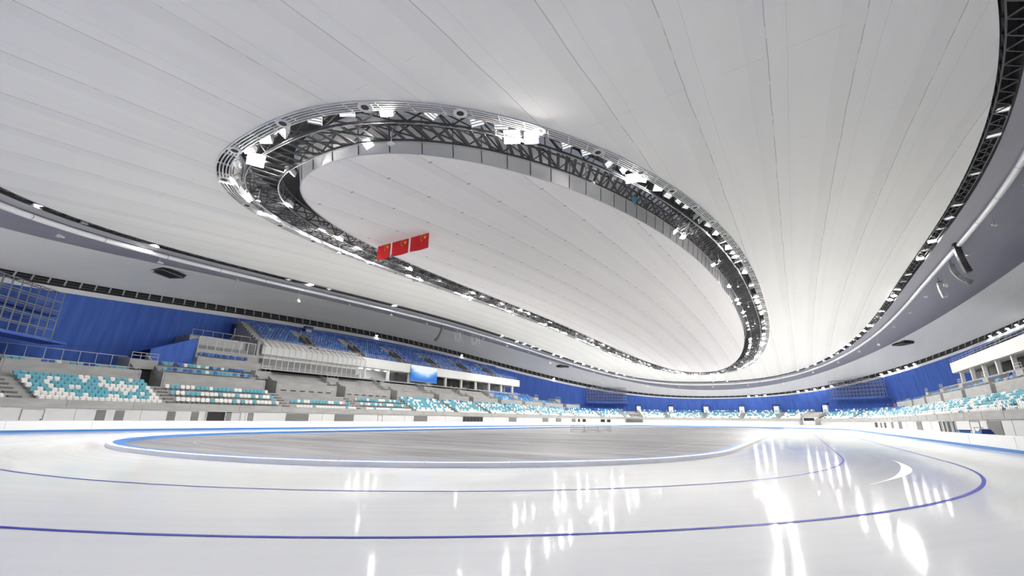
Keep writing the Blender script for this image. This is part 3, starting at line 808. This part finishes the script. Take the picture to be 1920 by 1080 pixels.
for (y0, y1, lb) in ((-68.1, -67.1, 'grey louvre panel, left one of the close pair under the nearest full seat block'), (-66.7, -65.8, 'grey louvre panel, right one of the close pair under the nearest full seat block'),
                     (-61.6, -60.5, 'small grey louvre panel just right of the close pair'), (-58.9, -57.8, 'small grey louvre panel just left of the dark gateway'),
                     (-46.1, -42.4, 'wide grey louvre panel right of the dark gateway'), (-37.7, -33.9, 'second wide grey louvre panel right of the dark gateway'),
                     (-19.5, -15.7, 'wide grey louvre panel left of the window strip'), (15.3, 19, 'grey louvre panel just right of the window strip'), (33.7, 37.4, 'grey louvre panel, fourth wide one along the left wall'),
                     (42.4, 46.2, 'grey louvre panel, fifth wide one along the left wall'), (54.2, 57.2, 'grey louvre panel at the far end of the left wall')):
    louvre(y0, y1, 'L', lb)
for (y0, y1, lb) in ((-21.9, -25.8, 'wide grey louvre panel behind the blue equipment on the right wall'), (11.3, 7.5, 'square grey louvre panel on the right wall between two window groups'),
                     (27.5, 24.3, 'narrow grey panel on the right wall, nearer of a spaced pair'), (36.1, 33.5, 'narrow grey panel on the right wall, farther of a spaced pair')):
    louvre(y0, y1, 'R', lb, m='louver')
def window(y0, y1, side, z0, z1, n, label, m='black'):
    f = sLeft if side == 'L' else sRight; a, c = sorted((f(y0), f(y1)))
    b = MB(); sweep(b, [(0, z0), (-.04, z0), (-.04, z1), (0, z1)], a, c, 2, True); o = struct(b.build('window_%d' % wn[0], m), label); wn[0] += 1
    b = MB()
    for k in range(n+1):
        p = sp(a+(c-a)*k/n, -.06, 0)[0]; b.bar(p+[0, 0, z0], p+[0, 0, z1], .09, .06)
    for z in (z0, z1): b.bar(sp(a, -.06, z)[0], sp(c, -.06, z)[0], .07, .07)
    b.build('window_frame', 'white' if side == 'R' else 'mid', o)
window(-4, 3.6, 'L', 1.0, 2.05, 6, 'dark window strip with six panes in the left wall')
for y0, y1 in ((59, 60.3), (62.1, 64)): window(y0, y1, 'L', .3, 2.0, 1, 'small dark window near the far left corner')
for y0, y1 in ((72.3, 74.3), (75.4, 77)): window(y0, y1, 'L', .3, 2.0, 1, 'small dark window at the far left bend')
for y0, y1 in ((-3.1, -4.2), (-5.2, -6.6), (-7.2, -8.9), (-9.6, -10.8)): window(y0, y1, 'R', .2, 2.1, 1, 'dark glazed bay in the right wall entrance group', 'black')
for y0, y1 in ((59.3, 55.6), (51.1, 48.8), (45.4, 42.4)): window(y0, y1, 'R', .3, 2.0, 1, 'narrow dark window in the right wall')
# gateway and doors
T = thing('gateway', 'dark open gateway with a grey side gate in the left wall', 'gateway')
b = MB(); sweep(b, [(0, 0), (-.05, 0), (-.05, 2.1), (0, 2.1)], sLeft(-56.6), sLeft(-53.8), 2, True); b.build('opening', 'recess', T)
b = MB(); sweep(b, [(-.02, .1), (-.08, .1), (-.08, 2.0), (-.02, 2.0)], sLeft(-54.6), sLeft(-53.8), 2, True); b.build('gate_leaf', 'louver', T)
b = MB()
for y in (-56.7, -54.6, -52.6): b.bar(sp(sLeft(y), -.1, .05)[0], sp(sLeft(y), -.1, 2.15)[0], .1)
b.bar(sp(sLeft(-56.7), -.1, 2.15)[0], sp(sLeft(-52.6), -.1, 2.15)[0], .1); b.build('frame', 'galv', T)
for i, (y0, y1, sd, lb) in enumerate(((-73.6, -72.2, 'L', 'plain off-white double door in the wall at far left'), (-51.6, -50.9, 'L', 'small grey hatch right of the dark gateway'), (-28.6, -27.6, 'L', 'off-white door between the wide louvres'), (-16.4, -19.6, 'R', 'grey door left of the wide right louvre'))):
    f = sLeft if sd == 'L' else sRight; a, c = sorted((f(y0), f(y1)))
    b = MB(); sweep(b, [(0, 0), (-.03, 0), (-.03, 2.0), (0, 2.0)], a, c, 2, True); o = struct(b.build('door_%d' % dn[0], 'offwhite' if i != 1 else 'louver'), lb); dn[0] += 1
    b = MB()
    for s in (a, c): p = sp(s, -.045, 0)[0]; b.bar(p, p+[0, 0, 2.02], .05)
    b.bar(sp(a, -.045, 2.02)[0], sp(c, -.045, 2.02)[0], .05); b.build('door_frame', 'louver', o)
    b = MB(); b.box(sp(c-.15, -.06, 1.0)[0], (.06, .06, .25)); b.build('door_handle', 'dark', o)
# far stair recess and corner booth
T = thing('stair_block', 'grey recessed staircase cut into the far wall beside the seats', 'staircase', (-28.4, 92.5, 0)) ; 
sA = s_far(-30.8); sB = s_far(-26.0); o0 = np.array(T.location)
def addp(T, b, name, m): o = b.build(name, m, T); o.location = -Vector(T.location); return o
b = MB(); sweep(b, [(-.3, 0), (-.3, 2.4), (.1, 2.4), (.1, 0)], sA, sB, 2, True); addp(T, b, 'stair_well', 'conc_d')
b = MB()
for k in range(7): sweep(b, [(-.55, .25+.3*k), (-.55, .38+.3*k), (-.3, .38+.3*k)], sA+.4, sB-.3, 2, True)
addp(T, b, 'step', 'louver')
b = MB()
for s in (sA-.25, sB+.05): sweep(b, [(-.5, 0), (-.5, 3.6), (5, 6.2), (5, 2)], s, s+.22, 1, True)
addp(T, b, 'side_wall', 'conc')
b = MB(); sweep(b, [(2.2, 4.0), (2.2, 4.5), (2.5, 4.5), (2.5, 4.0)], sA, sB, 1, True); addp(T, b, 'header', 'conc')
T = thing('entrance_booth', 'cream entrance booth with a dark window at the far right bend', 'booth', (25, 92, 0))
sA = s_far(25.0); sB = s_far(29.2)
b = MB(); sweep(b, [(-1.8, 0), (-1.8, 2.6), (-.1, 4.2), (5.4, 5.6), (5.4, 2)], sA, sA+.4, 1, True); sweep(b, [(-1.8, 0), (-1.8, 2.6), (-.1, 3.4), (.1, 0)], sB, sB+.3, 1, True)
sweep(b, [(-.2, 3.4), (-.2, 4.2), (2.4, 4.9), (2.4, 4.2)], sA, sB+.3, 1, True); addp(T, b, 'wall', 'conc')
b = MB(); sweep(b, [(-.6, 0), (-.6, 3.4)], sA+.4, sB, 1, False); addp(T, b, 'front_panel', 'offwhite')
b = MB(); sweep(b, [(-.62, 2.3), (-.66, 2.3), (-.66, 3.2), (-.62, 3.2)], sA+.8, sB-1.2, 1, True); addp(T, b, 'window_pane', 'black')
# aisles in the lower stand: grey stair strips
al = [sLeft(y) for y in (-74, -60.6, -45.3, -31.9, -18.9, -5.6, 7.8, 21, 34.3, 47.6, 58.5)]+edges[1:-1]+[sRight(y) for y in (56, 42.2, 28.8, 15.2, 1.9, -11.5, -24.7, -38.2)]
for s in al:
    b = MB()
    for k in range(13):
        d0 = .2+k*RT/2; zz = 2.6+RI*(k//2)+(RI/2 if k % 2 else .0)
        if k % 2: sweep(b, [(d0, zz-.22), (d0, zz), (d0+RT/2, zz)], s-.5, s+.5, 2, True)
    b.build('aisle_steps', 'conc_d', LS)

# ------------------------------------------------------------------ glass booths on the left
def booth(y0, y1, d0, zb, zt, d1, zr, label, n):
    T = thing('glass_booth', label, 'glass booth', tuple(sp(sLeft((y0+y1)/2), d0, zb)[0]), 'glazed commentary booths on the left stand')
    a, c = sLeft(y0), sLeft(y1)
    b = MB(); sweep(b, [(d0, zt), (d1, zr)], a, c, 40, False); addp(T, b, 'glass_roof', 'roofglass')
    b = MB(); sweep(b, [(d0, zb), (d0, zt)], a, c, 40, False); b.face([sp(a, d0, zb)[0], sp(a, d0, zt)[0], sp(a, d1, zr)[0], sp(a, d1, zb)[0]]); b.face([sp(c, d0, zb)[0], sp(c, d0, zt)[0], sp(c, d1, zr)[0], sp(c, d1, zb)[0]])
    addp(T, b, 'glazing', 'glass')
    b = MB()
    for k in range(n+1):
        s = a+(c-a)*k/n; b.bar(sp(s, d0, zb)[0], sp(s, d0, zt)[0], .09); b.bar(sp(s, d0, zt)[0], sp(s, d1, zr)[0], .09)
    for d, z in ((d0, zb), (d0, zt), (d1, zr)): b.bar(sp(a, d, z)[0], sp(c, d, z)[0], .09)
    for s in (a, c): b.bar(sp(s, d1, zb)[0], sp(s, d1, zr)[0], .1); b.bar(sp(s, d0, zb+.9)[0], sp(s, d1, zb+.9)[0], .06)
    addp(T, b, 'frame', 'galv')
    b = MB(); sweep(b, [(d0+.1, zb), (d1+.3, zb)], a, c, 40, False); addp(T, b, 'floor_deck', 'conc_d')
    zm = zb+(zr-zb)*.38; b = MB(); sweep(b, [(d1+.25, zm), (d1+.25, zr)], a, c, 40, False); addp(T, b, 'back_panel', 'white')
    b = MB(); sweep(b, [(d1+.24, zb), (d1+.24, zm)], a, c, 40, False); addp(T, b, 'back_dado', 'conc_d')
    b = MB(); sweep(b, [(d0+1.3, zb), (d0+1.3, zb+.8), (d0+2.0, zb+.8)], a+.4, c-.4, 40, True); addp(T, b, 'desk', 'louver')
booth(-54.4, -45.8, 12.2, 11.4, 13.3, 15.6, 13.9, 'smaller glazed booth with sloping glass roof at the left end', 7)
booth(-45.0, -23.8, 10.6, 9.25, 12.95, 13.0, 14.5, 'long glazed booth with sloping glass roof and white back wall', 19)
# plinth below the small booth with two rows of dark blue seats area, stepped blue side wall
T = thing('booth_terrace', 'stepped concrete terrace carrying the smaller glazed booth', 'terrace')
b = MB(); sweep(b, [(11.05, 8.5), (11.05, 10.1), (11.95, 10.1), (11.95, 11.4), (22.5, 11.4), (22.5, 5)], sLeft(-54.6), sLeft(-45.0), 2, True); b.build('plinth', 'conc', T)
b = MB(); sweep(b, [(15.7, 13.95), (22, 13.95), (22, 11.4), (15.95, 11.4)], sLeft(-54.4), sLeft(-44.6), 3, True); b.build('roof_deck', 'conc', T)
T = thing('parapet_panel', 'blue stepped parapet panel left of the smaller glazed booth', 'parapet', tuple(sp(sLeft(-57), 12, 9)[0]))
b = MB(); A = [sp(sLeft(y), 12.3, z)[0] for y, z in ((-59.6, 8.2), (-54.5, 8.2), (-54.5, 13.0), (-59.6, 10.6))]; B = [p+np.array([-.25, 0, 0]) for p in A]
b.face(A[::-1]); b.face(B)
for j in range(4): b.face([A[j], A[(j+1) % 4], B[(j+1) % 4], B[j]])
b.face([A[3], A[2], A[2]+np.array([-9, 0, 0]), A[3]+np.array([-9, 0, 0])])
addp(T, b, 'panel', 'bluewall')
b = MB()
for k in range(8):
    y = -44.4+.2; 
for s in np.arange(sLeft(-54), sLeft(-44.8), 1.5): b.bar(sp(s, 16, 13.9)[0], sp(s, 16, 14.9)[0], .04)
b.bar(sp(sLeft(-54), 16, 14.9)[0], sp(sLeft(-44.9), 16, 14.9)[0], .045)
tag(b.build('roof_railing', 'galv'), 'thin metal railing above the smaller glazed booth', 'railing')
# left end railings above the middle tier
b = MB(); s_ = np.linspace(sLeft(-73), sLeft(-61.8), 9)
for s, s2 in zip(s_[:-1], s_[1:]):
    b.bar(sp(s, 10.6, 9.0)[0], sp(s2, 10.6, 9.0)[0], .05); b.bar(sp(s, 10.6, 7.6)[0], sp(s, 10.6, 9.0)[0], .05)
b.bar(sp(sLeft(-73), 10.6, 9.0)[0], sp(sLeft(-74.4), 8, 7.2)[0], .05)
tag(b.build('end_railing', 'galv'), 'pale metal railing behind the leftmost middle-tier seats', 'railing')

# doorways with blue hoods on the wall
def hood_door(p, ax, label, h=2.2, w_=1.6):
    p = np.array(p, float); ax = np.array(ax, float); ax /= np.linalg.norm(ax); nrm = np.array([ax[1], -ax[0], 0])
    T = thing('hooded_doorway', label, 'doorway', tuple(p)); b = MB(); b.box((0, 0, h/2), (w_, .5, h), ax, np.cross((0, 0, 1), ax)); b.build('door_panel', 'exitgreen', T)
    b = MB(); b.box((0, 0, h+.35), (w_+.5, .9, .7), ax, np.cross((0, 0, 1), ax)); b.box(ax*-(w_/2+.2)+np.array([0, 0, h/2]), (.15, .9, h), ax, np.cross((0, 0, 1), ax)); b.build('hood', 'dkblue', T)
    b = MB(); b.box((0, 0, .5), (w_*.6, .62, .9), ax, np.cross((0, 0, 1), ax)); b.build('barrier_panel', 'galv', T)
for x, lb in ((-28.4, 'leftmost white doorway with blue hood on the far wall'), (-17.7, 'white hooded doorway, second from the left on the far wall'), (-5.5, 'white hooded doorway on the far wall, third from the left'),
              (6.7, 'white hooded doorway on the far wall, fourth from the left'), (17.8, 'white hooded doorway on the far wall, second from the right'), (31.5, 'rightmost white doorway with blue hood on the far wall')):
    y = 56+math.sqrt(max(0, 45.0**2-x*x)); hood_door((x, y, 4.9), (math.cos(math.atan2(-x, y-56)), math.sin(math.atan2(-x, y-56)), 0), lb)
hood_door((-62.9, -44.0, 15.6), (0, 1, 0), 'white lit doorway with blue hood at the left end of the upper tier', 1.7, 1.3)
hood_door((-66.4, -27.5, 19.0), (0, 1, 0), 'small white doorway in the blue wall above the upper seats', 1.3, 1.4)

# ------------------------------------------------------------------ scoreboard frames
def scoreboard(A, B, z0, z1, label):
    A = np.array([*A, 0.]); B = np.array([*B, 0.]); d = B-A; L = np.linalg.norm(d); ax = d/L
    nr = np.array([-ax[1], ax[0], 0]); 
    if np.dot(nr, -A) < 0: nr = -nr
    T = thing('scoreboard_frame', label, 'scoreboard frame', tuple((A+B)/2+[0, 0, z0]))
    O = np.array(T.location); b = MB(); n = max(6, int(L/1.1))
    for dd in (0, .9):
        for k in range(n+1): p = A+d*k/n+nr*dd-O; b.bar(p+[0, 0, z0], p+[0, 0, z1], .1)
        for z in np.linspace(z0, z1, 6): b.bar(A+nr*dd-O+[0, 0, z], B+nr*dd-O+[0, 0, z], .1)
    for k in range(n+1):
        for z in np.linspace(z0, z1, 4): p = A+d*k/n-O+[0, 0, z]; b.bar(p, p+nr*.9, .06)
    b.build('lattice', 'frame', T)
    b = MB(); z = (z0+z1)/2; b.bar(A-O+nr*.4+[0, 0, z], B-O+nr*.4+[0, 0, z], .9, .12); b.build('service_walkway', 'dkblue', T)
    b = MB(); b.bar(A-O-ax*.8-nr*.2+nr*1.0+[0, 0, z0-.35], B-O+ax*.8+nr*1.0-nr*.2+[0, 0, z0-.35], 2.6, .25); b.build('ledge', 'bluewall', T)
scoreboard((-46.0, 82.0), (-33.9, 92.6), 8.7, 14.2, 'steel scoreboard lattice on the far wall left of centre')
scoreboard((34.2, 90.4), (46.0, 78.8), 9.2, 14.4, 'steel scoreboard lattice on the far wall at the right')
scoreboard((-49.2, -71.8), (-37.5, -84.5), 9.9, 15.4, 'large steel scoreboard lattice high on the wall at far left')

# ------------------------------------------------------------------ flags (hung across the hall under the inner ceiling)
def star(cx, cz, r, rot, y):
    return [(cx+(r if k % 2 == 0 else r*.38)*math.sin(rot+math.pi*k/5), y, cz+(r if k % 2 == 0 else r*.38)*math.cos(rot+math.pi*k/5)) for k in range(10)]
for i, (x0, x1, lb) in enumerate(((-13.0, -11.0, 'leftmost red flag with yellow stars hanging under the roof'), (-10.75, -8.3, 'middle red flag with yellow stars hanging under the roof'), (-8.0, -5.45, 'rightmost red flag with yellow stars hanging under the roof'))):
    w_ = x1-x0; h = 1.65; T = thing('national_flag', lb, 'flag', ((x0+x1)/2, -55.0, 19.95), 'three flags in a row')
    b = MB(); n = 10; rows = []
    wav = lambda x, z: .07*math.sin(x*2.6+z*.8)*(-z/h)
    for k in range(7): rows.append([(-w_/2+w_*j/n+.06*(k/6), wav(j/n*2, -h*k/6), -h*k/6) for j in range(n+1)])
    b.grid(rows); rr_ = [[(x, y+.02, z) for x, y, z in r_] for r_ in rows]; b.grid([r_[::-1] for r_ in rr_]); b.build('cloth', 'red', T, True)
    b = MB(); W6 = w_/30; sx = lambda u: w_/2-u*W6
    # mirrored canton at the upper right: big star and an arc of four small ones on its left
    for u, v, r_ in ((5, 5, 3), (10, 2, 1), (12, 4, 1), (12, 7, 1), (10, 9, 1)):
        p = star(sx(u), -v*h/20, r_*h/20*1.05, 0 if r_ == 3 else .5, -.1); 
        b.face(p); b.face([(x, y+.012, z) for x, y, z in p][::-1])
    b.build('stars', 'yellow', T)
    b = MB(); b.bar((-w_/2, 0, .02), (w_/2, 0, .02), .06); b.bar((w_/2+.05, 0, .02), (w_/2+.1, 0, -h), .05)
    b.build('edge_strip', 'fwhite', T)
    b = MB()
    for x in (-w_/2+.1, w_/2-.1): b.bar((x, 0, 0), (x, 0, zroof((x0+x1)/2, -55, -.1)-19.95), .015)
    b.build('hanging_wire', 'galv', T)

# ------------------------------------------------------------------ banner on the left fascia (plain stand-in design)
m = mat('banner_cloth', (.8, .85, .9), .6); q = NT(m)
tc = q.n('TexCoord'); sp3 = q.n('SeparateXYZ'); q.l(tc.outputs['Generated'], sp3.inputs[0])
dx = q.m('SUBTRACT', sp3.outputs[1], .5); par = q.m('SUBTRACT', sp3.outputs[2], q.m('MULTIPLY', q.m('MULTIPLY', dx, dx), 1.6))
wv = q.n('TexWave'); wv.inputs['Scale'].default_value = 3.2; wv.inputs['Distortion'].default_value = 2.5; q.l(tc.outputs['Generated'], wv.inputs['Vector'])
rp = q.n('ValToRGB'); rp.color_ramp.elements[0].position = .08; rp.color_ramp.elements[0].color = (.02, .16, .62, 1); rp.color_ramp.elements[1].position = .55; rp.color_ramp.elements[1].color = (.78, .84, .90, 1)
e = rp.color_ramp.elements.new(.3); e.color = (.10, .36, .78, 1)
q.l(q.m('ADD', par, q.m('MULTIPLY', q.m('SUBTRACT', wv.outputs[1], .5), .16)), rp.inputs[0]); q.l(rp.outputs[0], q.b.inputs['Base Color'])
T = thing('wall_banner', 'pale blue and white banner with curved waves hung below the fascia', 'banner', tuple(sp(sLeft(-4.5), 12.1, 11.9)[0]))
a, c = sLeft(-9.1), sLeft(.2); b = MB(); sweep(b, [(12.1, 10.05), (12.1, 13.75), (12.16, 13.75), (12.16, 10.05)], a, c, 1, True); o = addp(T, b, 'cloth', m)
b = MB(); b.bar(sp(a, 12.1, 13.8)[0], sp(c, 12.1, 13.8)[0], .06); b.bar(sp(a, 12.1, 10.02)[0], sp(c, 12.1, 10.02)[0], .06); addp(T, b, 'batten', 'galv')

# ------------------------------------------------------------------ hanging speakers, hatches, cameras
def line_array(p, ax, n, label, curve=.12, m='black', w_=1.3, size=.38, ztop=None):
    p = np.array(p, float); ax = np.array(ax, float); ax /= np.linalg.norm(ax)
    T = thing('line_array_speaker', label, 'speaker', tuple(p), 'hanging line array speakers')
    fwd = np.array([-ax[1], ax[0], 0]); 
    if np.dot(fwd, -p) < 0: fwd = -fwd
    pos = np.zeros(3); ang = 0
    for k in range(n):
        dn_ = np.array([0, 0, -math.cos(ang)])-fwd*math.sin(ang); b = MB(); Xa = ax; Ya = np.cross(dn_, ax)
        b.box(pos+dn_*size/2, (w_, .6, size*.88), Xa, Ya); b.box(pos+dn_*size/2+fwd*.30, (w_*.85, .04, size*.7), Xa, Ya); b.build('cabinet', m, T); pos = pos+dn_*size; ang += curve
    b = MB(); b.box((0, 0, .1), (w_+.1, .5, .12), ax, np.cross((0, 0, 1), ax)); b.bar((0, 0, .1), (0, 0, (ztop or p[2]+2)-p[2]), .05)
    b.bar(ax*.5+[0, 0, .1], ax*.5+[0, 0, (ztop or p[2]+2)-p[2]], .03); b.build('rigging', 'mid', T)
zt = 24.6
line_array((44.4, -11.0, 24.1), (0, 1, 0), 12, 'tall dark curved line array speaker hanging at right', .02, 'black', .85, .34, zt)
line_array((45.4, -3.5, 23.2), (0, 1, 0), 10, 'curved grey line array hanging beside the white duct', .11, 'mid', .5, .34, zt)
line_array((46.0, 6.5, 23.2), (0, 1, 0), 8, 'short pale striped line array beyond the curved grey one', .03, 'housing', .8, .3, zt)
line_array((-47.6, -4.0, 23.6), (0, 1, 0), 12, 'slender dark curved line array hanging at left', .10, 'mid', .55, .36, 24.7)
def rig(p, L, H, label):
    T = thing('equipment_rig', label, 'rigging', tuple(p), 'mesh equipment frames hanging at left'); b = MB()
    for y in np.linspace(0, L, 4): b.bar((0, y, 0), (0, y+.4, -H), .06)
    for z in np.linspace(0, -H, 5): b.bar((0, .1*-z, z), (0, L+.1*-z, z), .05)
    b.build('frame', 'housing', T)
    b = MB(); b.box((0, L/2+.2, -H*.45), (.3, L*.3, H*.5)); b.build('equipment_case', 'strip', T)
    b = MB(); 
    for y in (0, L): b.bar((0, y, 0), (0, y, 1.1), .03)
    b.build('hanging_wire', 'galv', T)
rig((-47.7, 1.0, 23.6), 3.4, 2.8, 'grey mesh equipment frame hanging beside the dark curved array'); rig((-47.9, 8.2, 23.6), 3.8, 2.8, 'grey mesh equipment frame hanging farther along the duct')
def outer_z(x, y):
    best = None
    for k in range(101):
        A, B, n, z0, a, b_ = mixr('BL', 'CI', k/100); e = abs((abs(x-Q[0])/A)**n+(abs(y-Q[1])/B)**n-1)
        if best is None or e < best[0]: best = (e, z0+a*x*x/1e3-b_*y*y/1e3)
    return best[1]
def hatch(x, y, label, turn=0):
    z = outer_z(x, y)-.12; T = thing('ceiling_hatch', label, 'hatch', (x, y, z-.1), 'dark hatches in the outer ceiling')
    T.rotation_euler = (0, 0, turn)
    b = MB(); b.hexa([(-1.1, -1.9, -.15), (1.1, -1.9, -.15), (1.1, 1.9, -.15), (-1.1, 1.9, -.15), (-1.3, -2.2, .3), (1.3, -2.2, .3), (1.3, 2.2, .3), (-1.3, 2.2, .3)]); b.build('opening', 'recess', T)
    b = MB()
    for yy in (-1.95, 1.95): b.bar((-1.2, yy, -.2), (1.2, yy, -.2), .1)
    for xx in (-1.15, 1.15): b.bar((xx, -2, -.2), (xx, 2, -.2), .1)
    b.build('frame', 'louver', T)
hatch(-49.5, -61.5, 'dark rectangular hatch in the outer ceiling at left', .5); hatch(-49, 67, 'small dark hatch in the outer ceiling at centre distance', -.5); hatch(49, 61, 'dark hatch in the outer ceiling at right', .5)
# cameras and pendants along the duct
P = ringpts(mixr('BI', 'BL', .30), 40, 0, 0)
k = 0
cam0 = None
for i, p in enumerate(P):
    if p[0] > 10 and p[1] < -40: continue
    L = .9 if i % 4 else 2.0
    if cam0 is None:
        T = thing('ceiling_camera', 'x', 'camera'); b = MB(); b.bar((0, 0, 0), (0, 0, -1), .05); b.build('drop_rod', 'housing', T)
        b = MB(); b.box((0, 0, -1.06), (.5, .3, .2)); b.box((.1, .25, -1.12), (.18, .3, .18)); b.build('camera_body', 'white', T); cam0 = T; o = T
    else: o = copytree(cam0)
    o.location = p; o.scale = (1, 1, L); tag(o, '%s small white ceiling camera on a rod counted counterclockwise beside the white duct' % ordn(k), 'camera', 'small white cameras hanging beside the duct'); k += 1
P = ringpts(RG['AO'], 44, 2.6, -.15); cam1 = None; k = 0
for i, p in enumerate(P):
    if i % 2: continue
    if cam1 is None:
        T = thing('sensor_rod', 'x', 'sensor'); b = MB(); b.bar((0, 0, 0), (0, 0, -1.0), .04); b.build('drop_rod', 'galv', T)
        b = MB(); b.box((0, 0, -1.05), (.3, .3, .12)); b.build('sensor_head', 'housing', T); cam1 = T; o = T
    else: o = copytree(cam1)
    o.location = p; tag(o, '%s thin sensor rod counted counterclockwise under the central lattice truss' % ordn(k), 'sensor', 'thin rods hanging under the central truss'); k += 1
T = thing('hanging_pennant', 'small turquoise pennant hanging from the central light ring', 'pennant', (14.6, -50.9, 20.1))
b = MB(); b.face([(-.25, 0, .5), (.25, .1, .5), (.1, 0, -.7)]); b.face([(.1, .02, -.7), (.25, .12, .5), (-.25, .02, .5)]); b.build('cloth', 'turq', T)
b = MB(); b.bar((0, .05, .5), (0, .05, 1.3), .02); b.build('cord', 'galv', T)

# ------------------------------------------------------------------ crowd barriers on the infield, equipment, people
for i in range(3):
    T = thing('crowd_barrier', ('left', 'middle', 'right')[i]+' steel crowd barrier of three standing on the infield', 'barrier', (-3.9+1.3*i, -24.9+2.0*i, .012), 'steel crowd barriers on the infield')
    d = np.array([1.3, 2.0, 0])/math.hypot(1.3, 2.0); b = MB(); L = 2.25
    for z in (.2, .95): b.bar((0, 0, z), d*L+[0, 0, z], .045)
    for t_ in (0, 1): b.bar(d*L*t_+[0, 0, .0], d*L*t_+[0, 0, .98], .05)
    b.build('frame', 'galv', T)
    b = MB()
    for t_ in np.linspace(.08, .92, 11): b.bar(d*L*t_+[0, 0, .2], d*L*t_+[0, 0, .95], .02)
    b.build('upright_bars', 'mid', T)
    b = MB(); nn_ = np.array([-d[1], d[0], 0])
    for t_ in (.12, .88): b.bar(d*L*t_-nn_*.3+[0, 0, .02], d*L*t_+nn_*.3+[0, 0, .02], .05, .04)
    b.build('foot', 'galv', T)
def cart(p, label):
    T = thing('equipment_cart', label, 'cart', p)
    b = MB(); b.hexa([(-.5, -1.1, .35), (.5, -1.1, .35), (.5, 1.1, .35), (-.5, 1.1, .35), (-.45, -.9, .95), (.45, -.9, .95), (.45, .6, 1.15), (-.45, .6, 1.15)]); b.build('body', 'pad_b', T)
    b = MB(); b.hexa([(-.4, -1.0, .95), (.4, -1.0, .95), (.4, .1, 1.0), (-.4, .1, 1.0), (-.3, -.7, 1.3), (.3, -.7, 1.3), (.3, -.2, 1.35), (-.3, -.2, 1.35)]); b.build('cover', 'dkblue', T)
    b = MB(); b.bar((.3, .9, 1.0), (.3, 1.3, 1.45), .05); b.bar((-.3, .9, 1.0), (-.3, 1.3, 1.45), .05); b.bar((-.3, 1.3, 1.45), (.3, 1.3, 1.45), .05); b.build('handle', 'galv', T)
    for x in (-.45, .45):
        for y in (-.8, .8):
            b = MB(); b.tube([(x-.04, y, .19), (x+.04, y, .19)], .19, 12); b.face([(x+.04*(1 if x > 0 else -1), y+.19*math.cos(a_), .19+.19*math.sin(a_)) for a_ in np.linspace(0, 2*math.pi, 12, endpoint=False)]); b.build('wheel', 'black', T)
cart((37.9, -29.0, 0), 'blue covered equipment cart standing behind the barrier at right')
T = thing('storage_crate', 'small blue crate behind the right barrier left of the cart', 'crate', (37.8, -23.2, 0))
b = MB(); b.hexa([(-.35, -.6, 0), (.35, -.6, 0), (.35, .6, 0), (-.35, .6, 0), (-.4, -.66, 1.12), (.4, -.66, 1.12), (.4, .66, 1.12), (-.4, .66, 1.12)]); b.build('body', 'pad_b', T)
b = MB(); b.box((0, 0, 1.16), (.86, 1.36, .08)); b.build('lid', 'dkblue', T)

def person(p, face, label, top, height=1.72):
    T = thing('person', label, 'person', p); T.rotation_euler = (0, 0, face); k = height/1.72
    def skin(name, verts, edges, radii, m, root=0):
        me = bpy.data.meshes.new(name); me.from_pydata([tuple(c*k for c in v) for v in verts], edges, []); o = bpy.data.objects.new(name, me); C.objects.link(o); o.parent = T
        md = o.modifiers.new('skin', 'SKIN'); sv = me.skin_vertices[0].data
        for i_, r_ in enumerate(radii): sv[i_].radius = (r_*k, r_*k*.9); sv[i_].use_root = (i_ == root)
        o.modifiers.new('sub', 'SUBSURF').levels = 1; me.materials.append(MT[m]); return o
    V = [(0, 0, .95), (0, .01, 1.15), (0, 0, 1.38), (0, 0, 1.47), (0, .02, 1.56), (0, .02, 1.68),
         (.17, 0, 1.38), (.24, .02, 1.12), (.22, .14, .90), (-.17, 0, 1.38), (-.24, .02, 1.12), (-.22, .14, .90),
         (.09, 0, .9), (.11, .02, .48), (.11, -.02, .07), (.12, .12, .03), (-.09, 0, .9), (-.11, .02, .48), (-.11, -.02, .07), (-.12, .12, .03)]
    Eg = [(0, 1), (1, 2), (2, 3), (3, 4), (4, 5), (2, 6), (6, 7), (7, 8), (2, 9), (9, 10), (10, 11), (0, 12), (12, 13), (13, 14), (14, 15), (0, 16), (16, 17), (17, 18), (18, 19)]
    Rd = [.13, .13, .15, .055, .09, .07, .065, .05, .04, .065, .05, .04, .09, .06, .045, .035, .09, .06, .045, .035]
    skin('body', V, Eg, Rd, 'skin')
    skin('jacket', [(0, 0, .93), (0, .01, 1.15), (0, 0, 1.4), (.18, 0, 1.38), (.25, .02, 1.12), (.225, .12, .93), (-.18, 0, 1.38), (-.25, .02, 1.12), (-.225, .12, .93)],
         [(0, 1), (1, 2), (2, 3), (3, 4), (4, 5), (2, 6), (6, 7), (7, 8)], [.16, .165, .175, .08, .065, .055, .08, .065, .055], top)
    skin('trousers', [(0, 0, .95), (.09, 0, .88), (.11, .02, .48), (.11, -.02, .1), (-.09, 0, .88), (-.11, .02, .48), (-.11, -.02, .1)], [(0, 1), (1, 2), (2, 3), (0, 4), (4, 5), (5, 6)], [.145, .105, .075, .065, .105, .075, .065], 'darkcloth')
    skin('hair', [(0, -.01, 1.60), (0, 0, 1.72)], [(0, 1)], [.10, .075], 'black')
pp, _, _ = sp(sRight(66.0), 7.4, 0); person((pp[0]-.2, pp[1], 5.12), 2.4, 'person in a red jacket standing above the far right seats', 'jacket')
pp, _, _ = sp(sRight(69.0), 7.4, 0); person((pp[0]-.2, pp[1], 5.12), 2.6, 'person in dark clothes standing left of the one in red', 'darkcloth')
pp, _, _ = sp(sRight(39.0), 7.4, 0); person((pp[0], pp[1], 5.12), 1.8, 'person in dark clothes standing in a stair opening at right', 'darkcloth')
print('seats', len(SEATS))
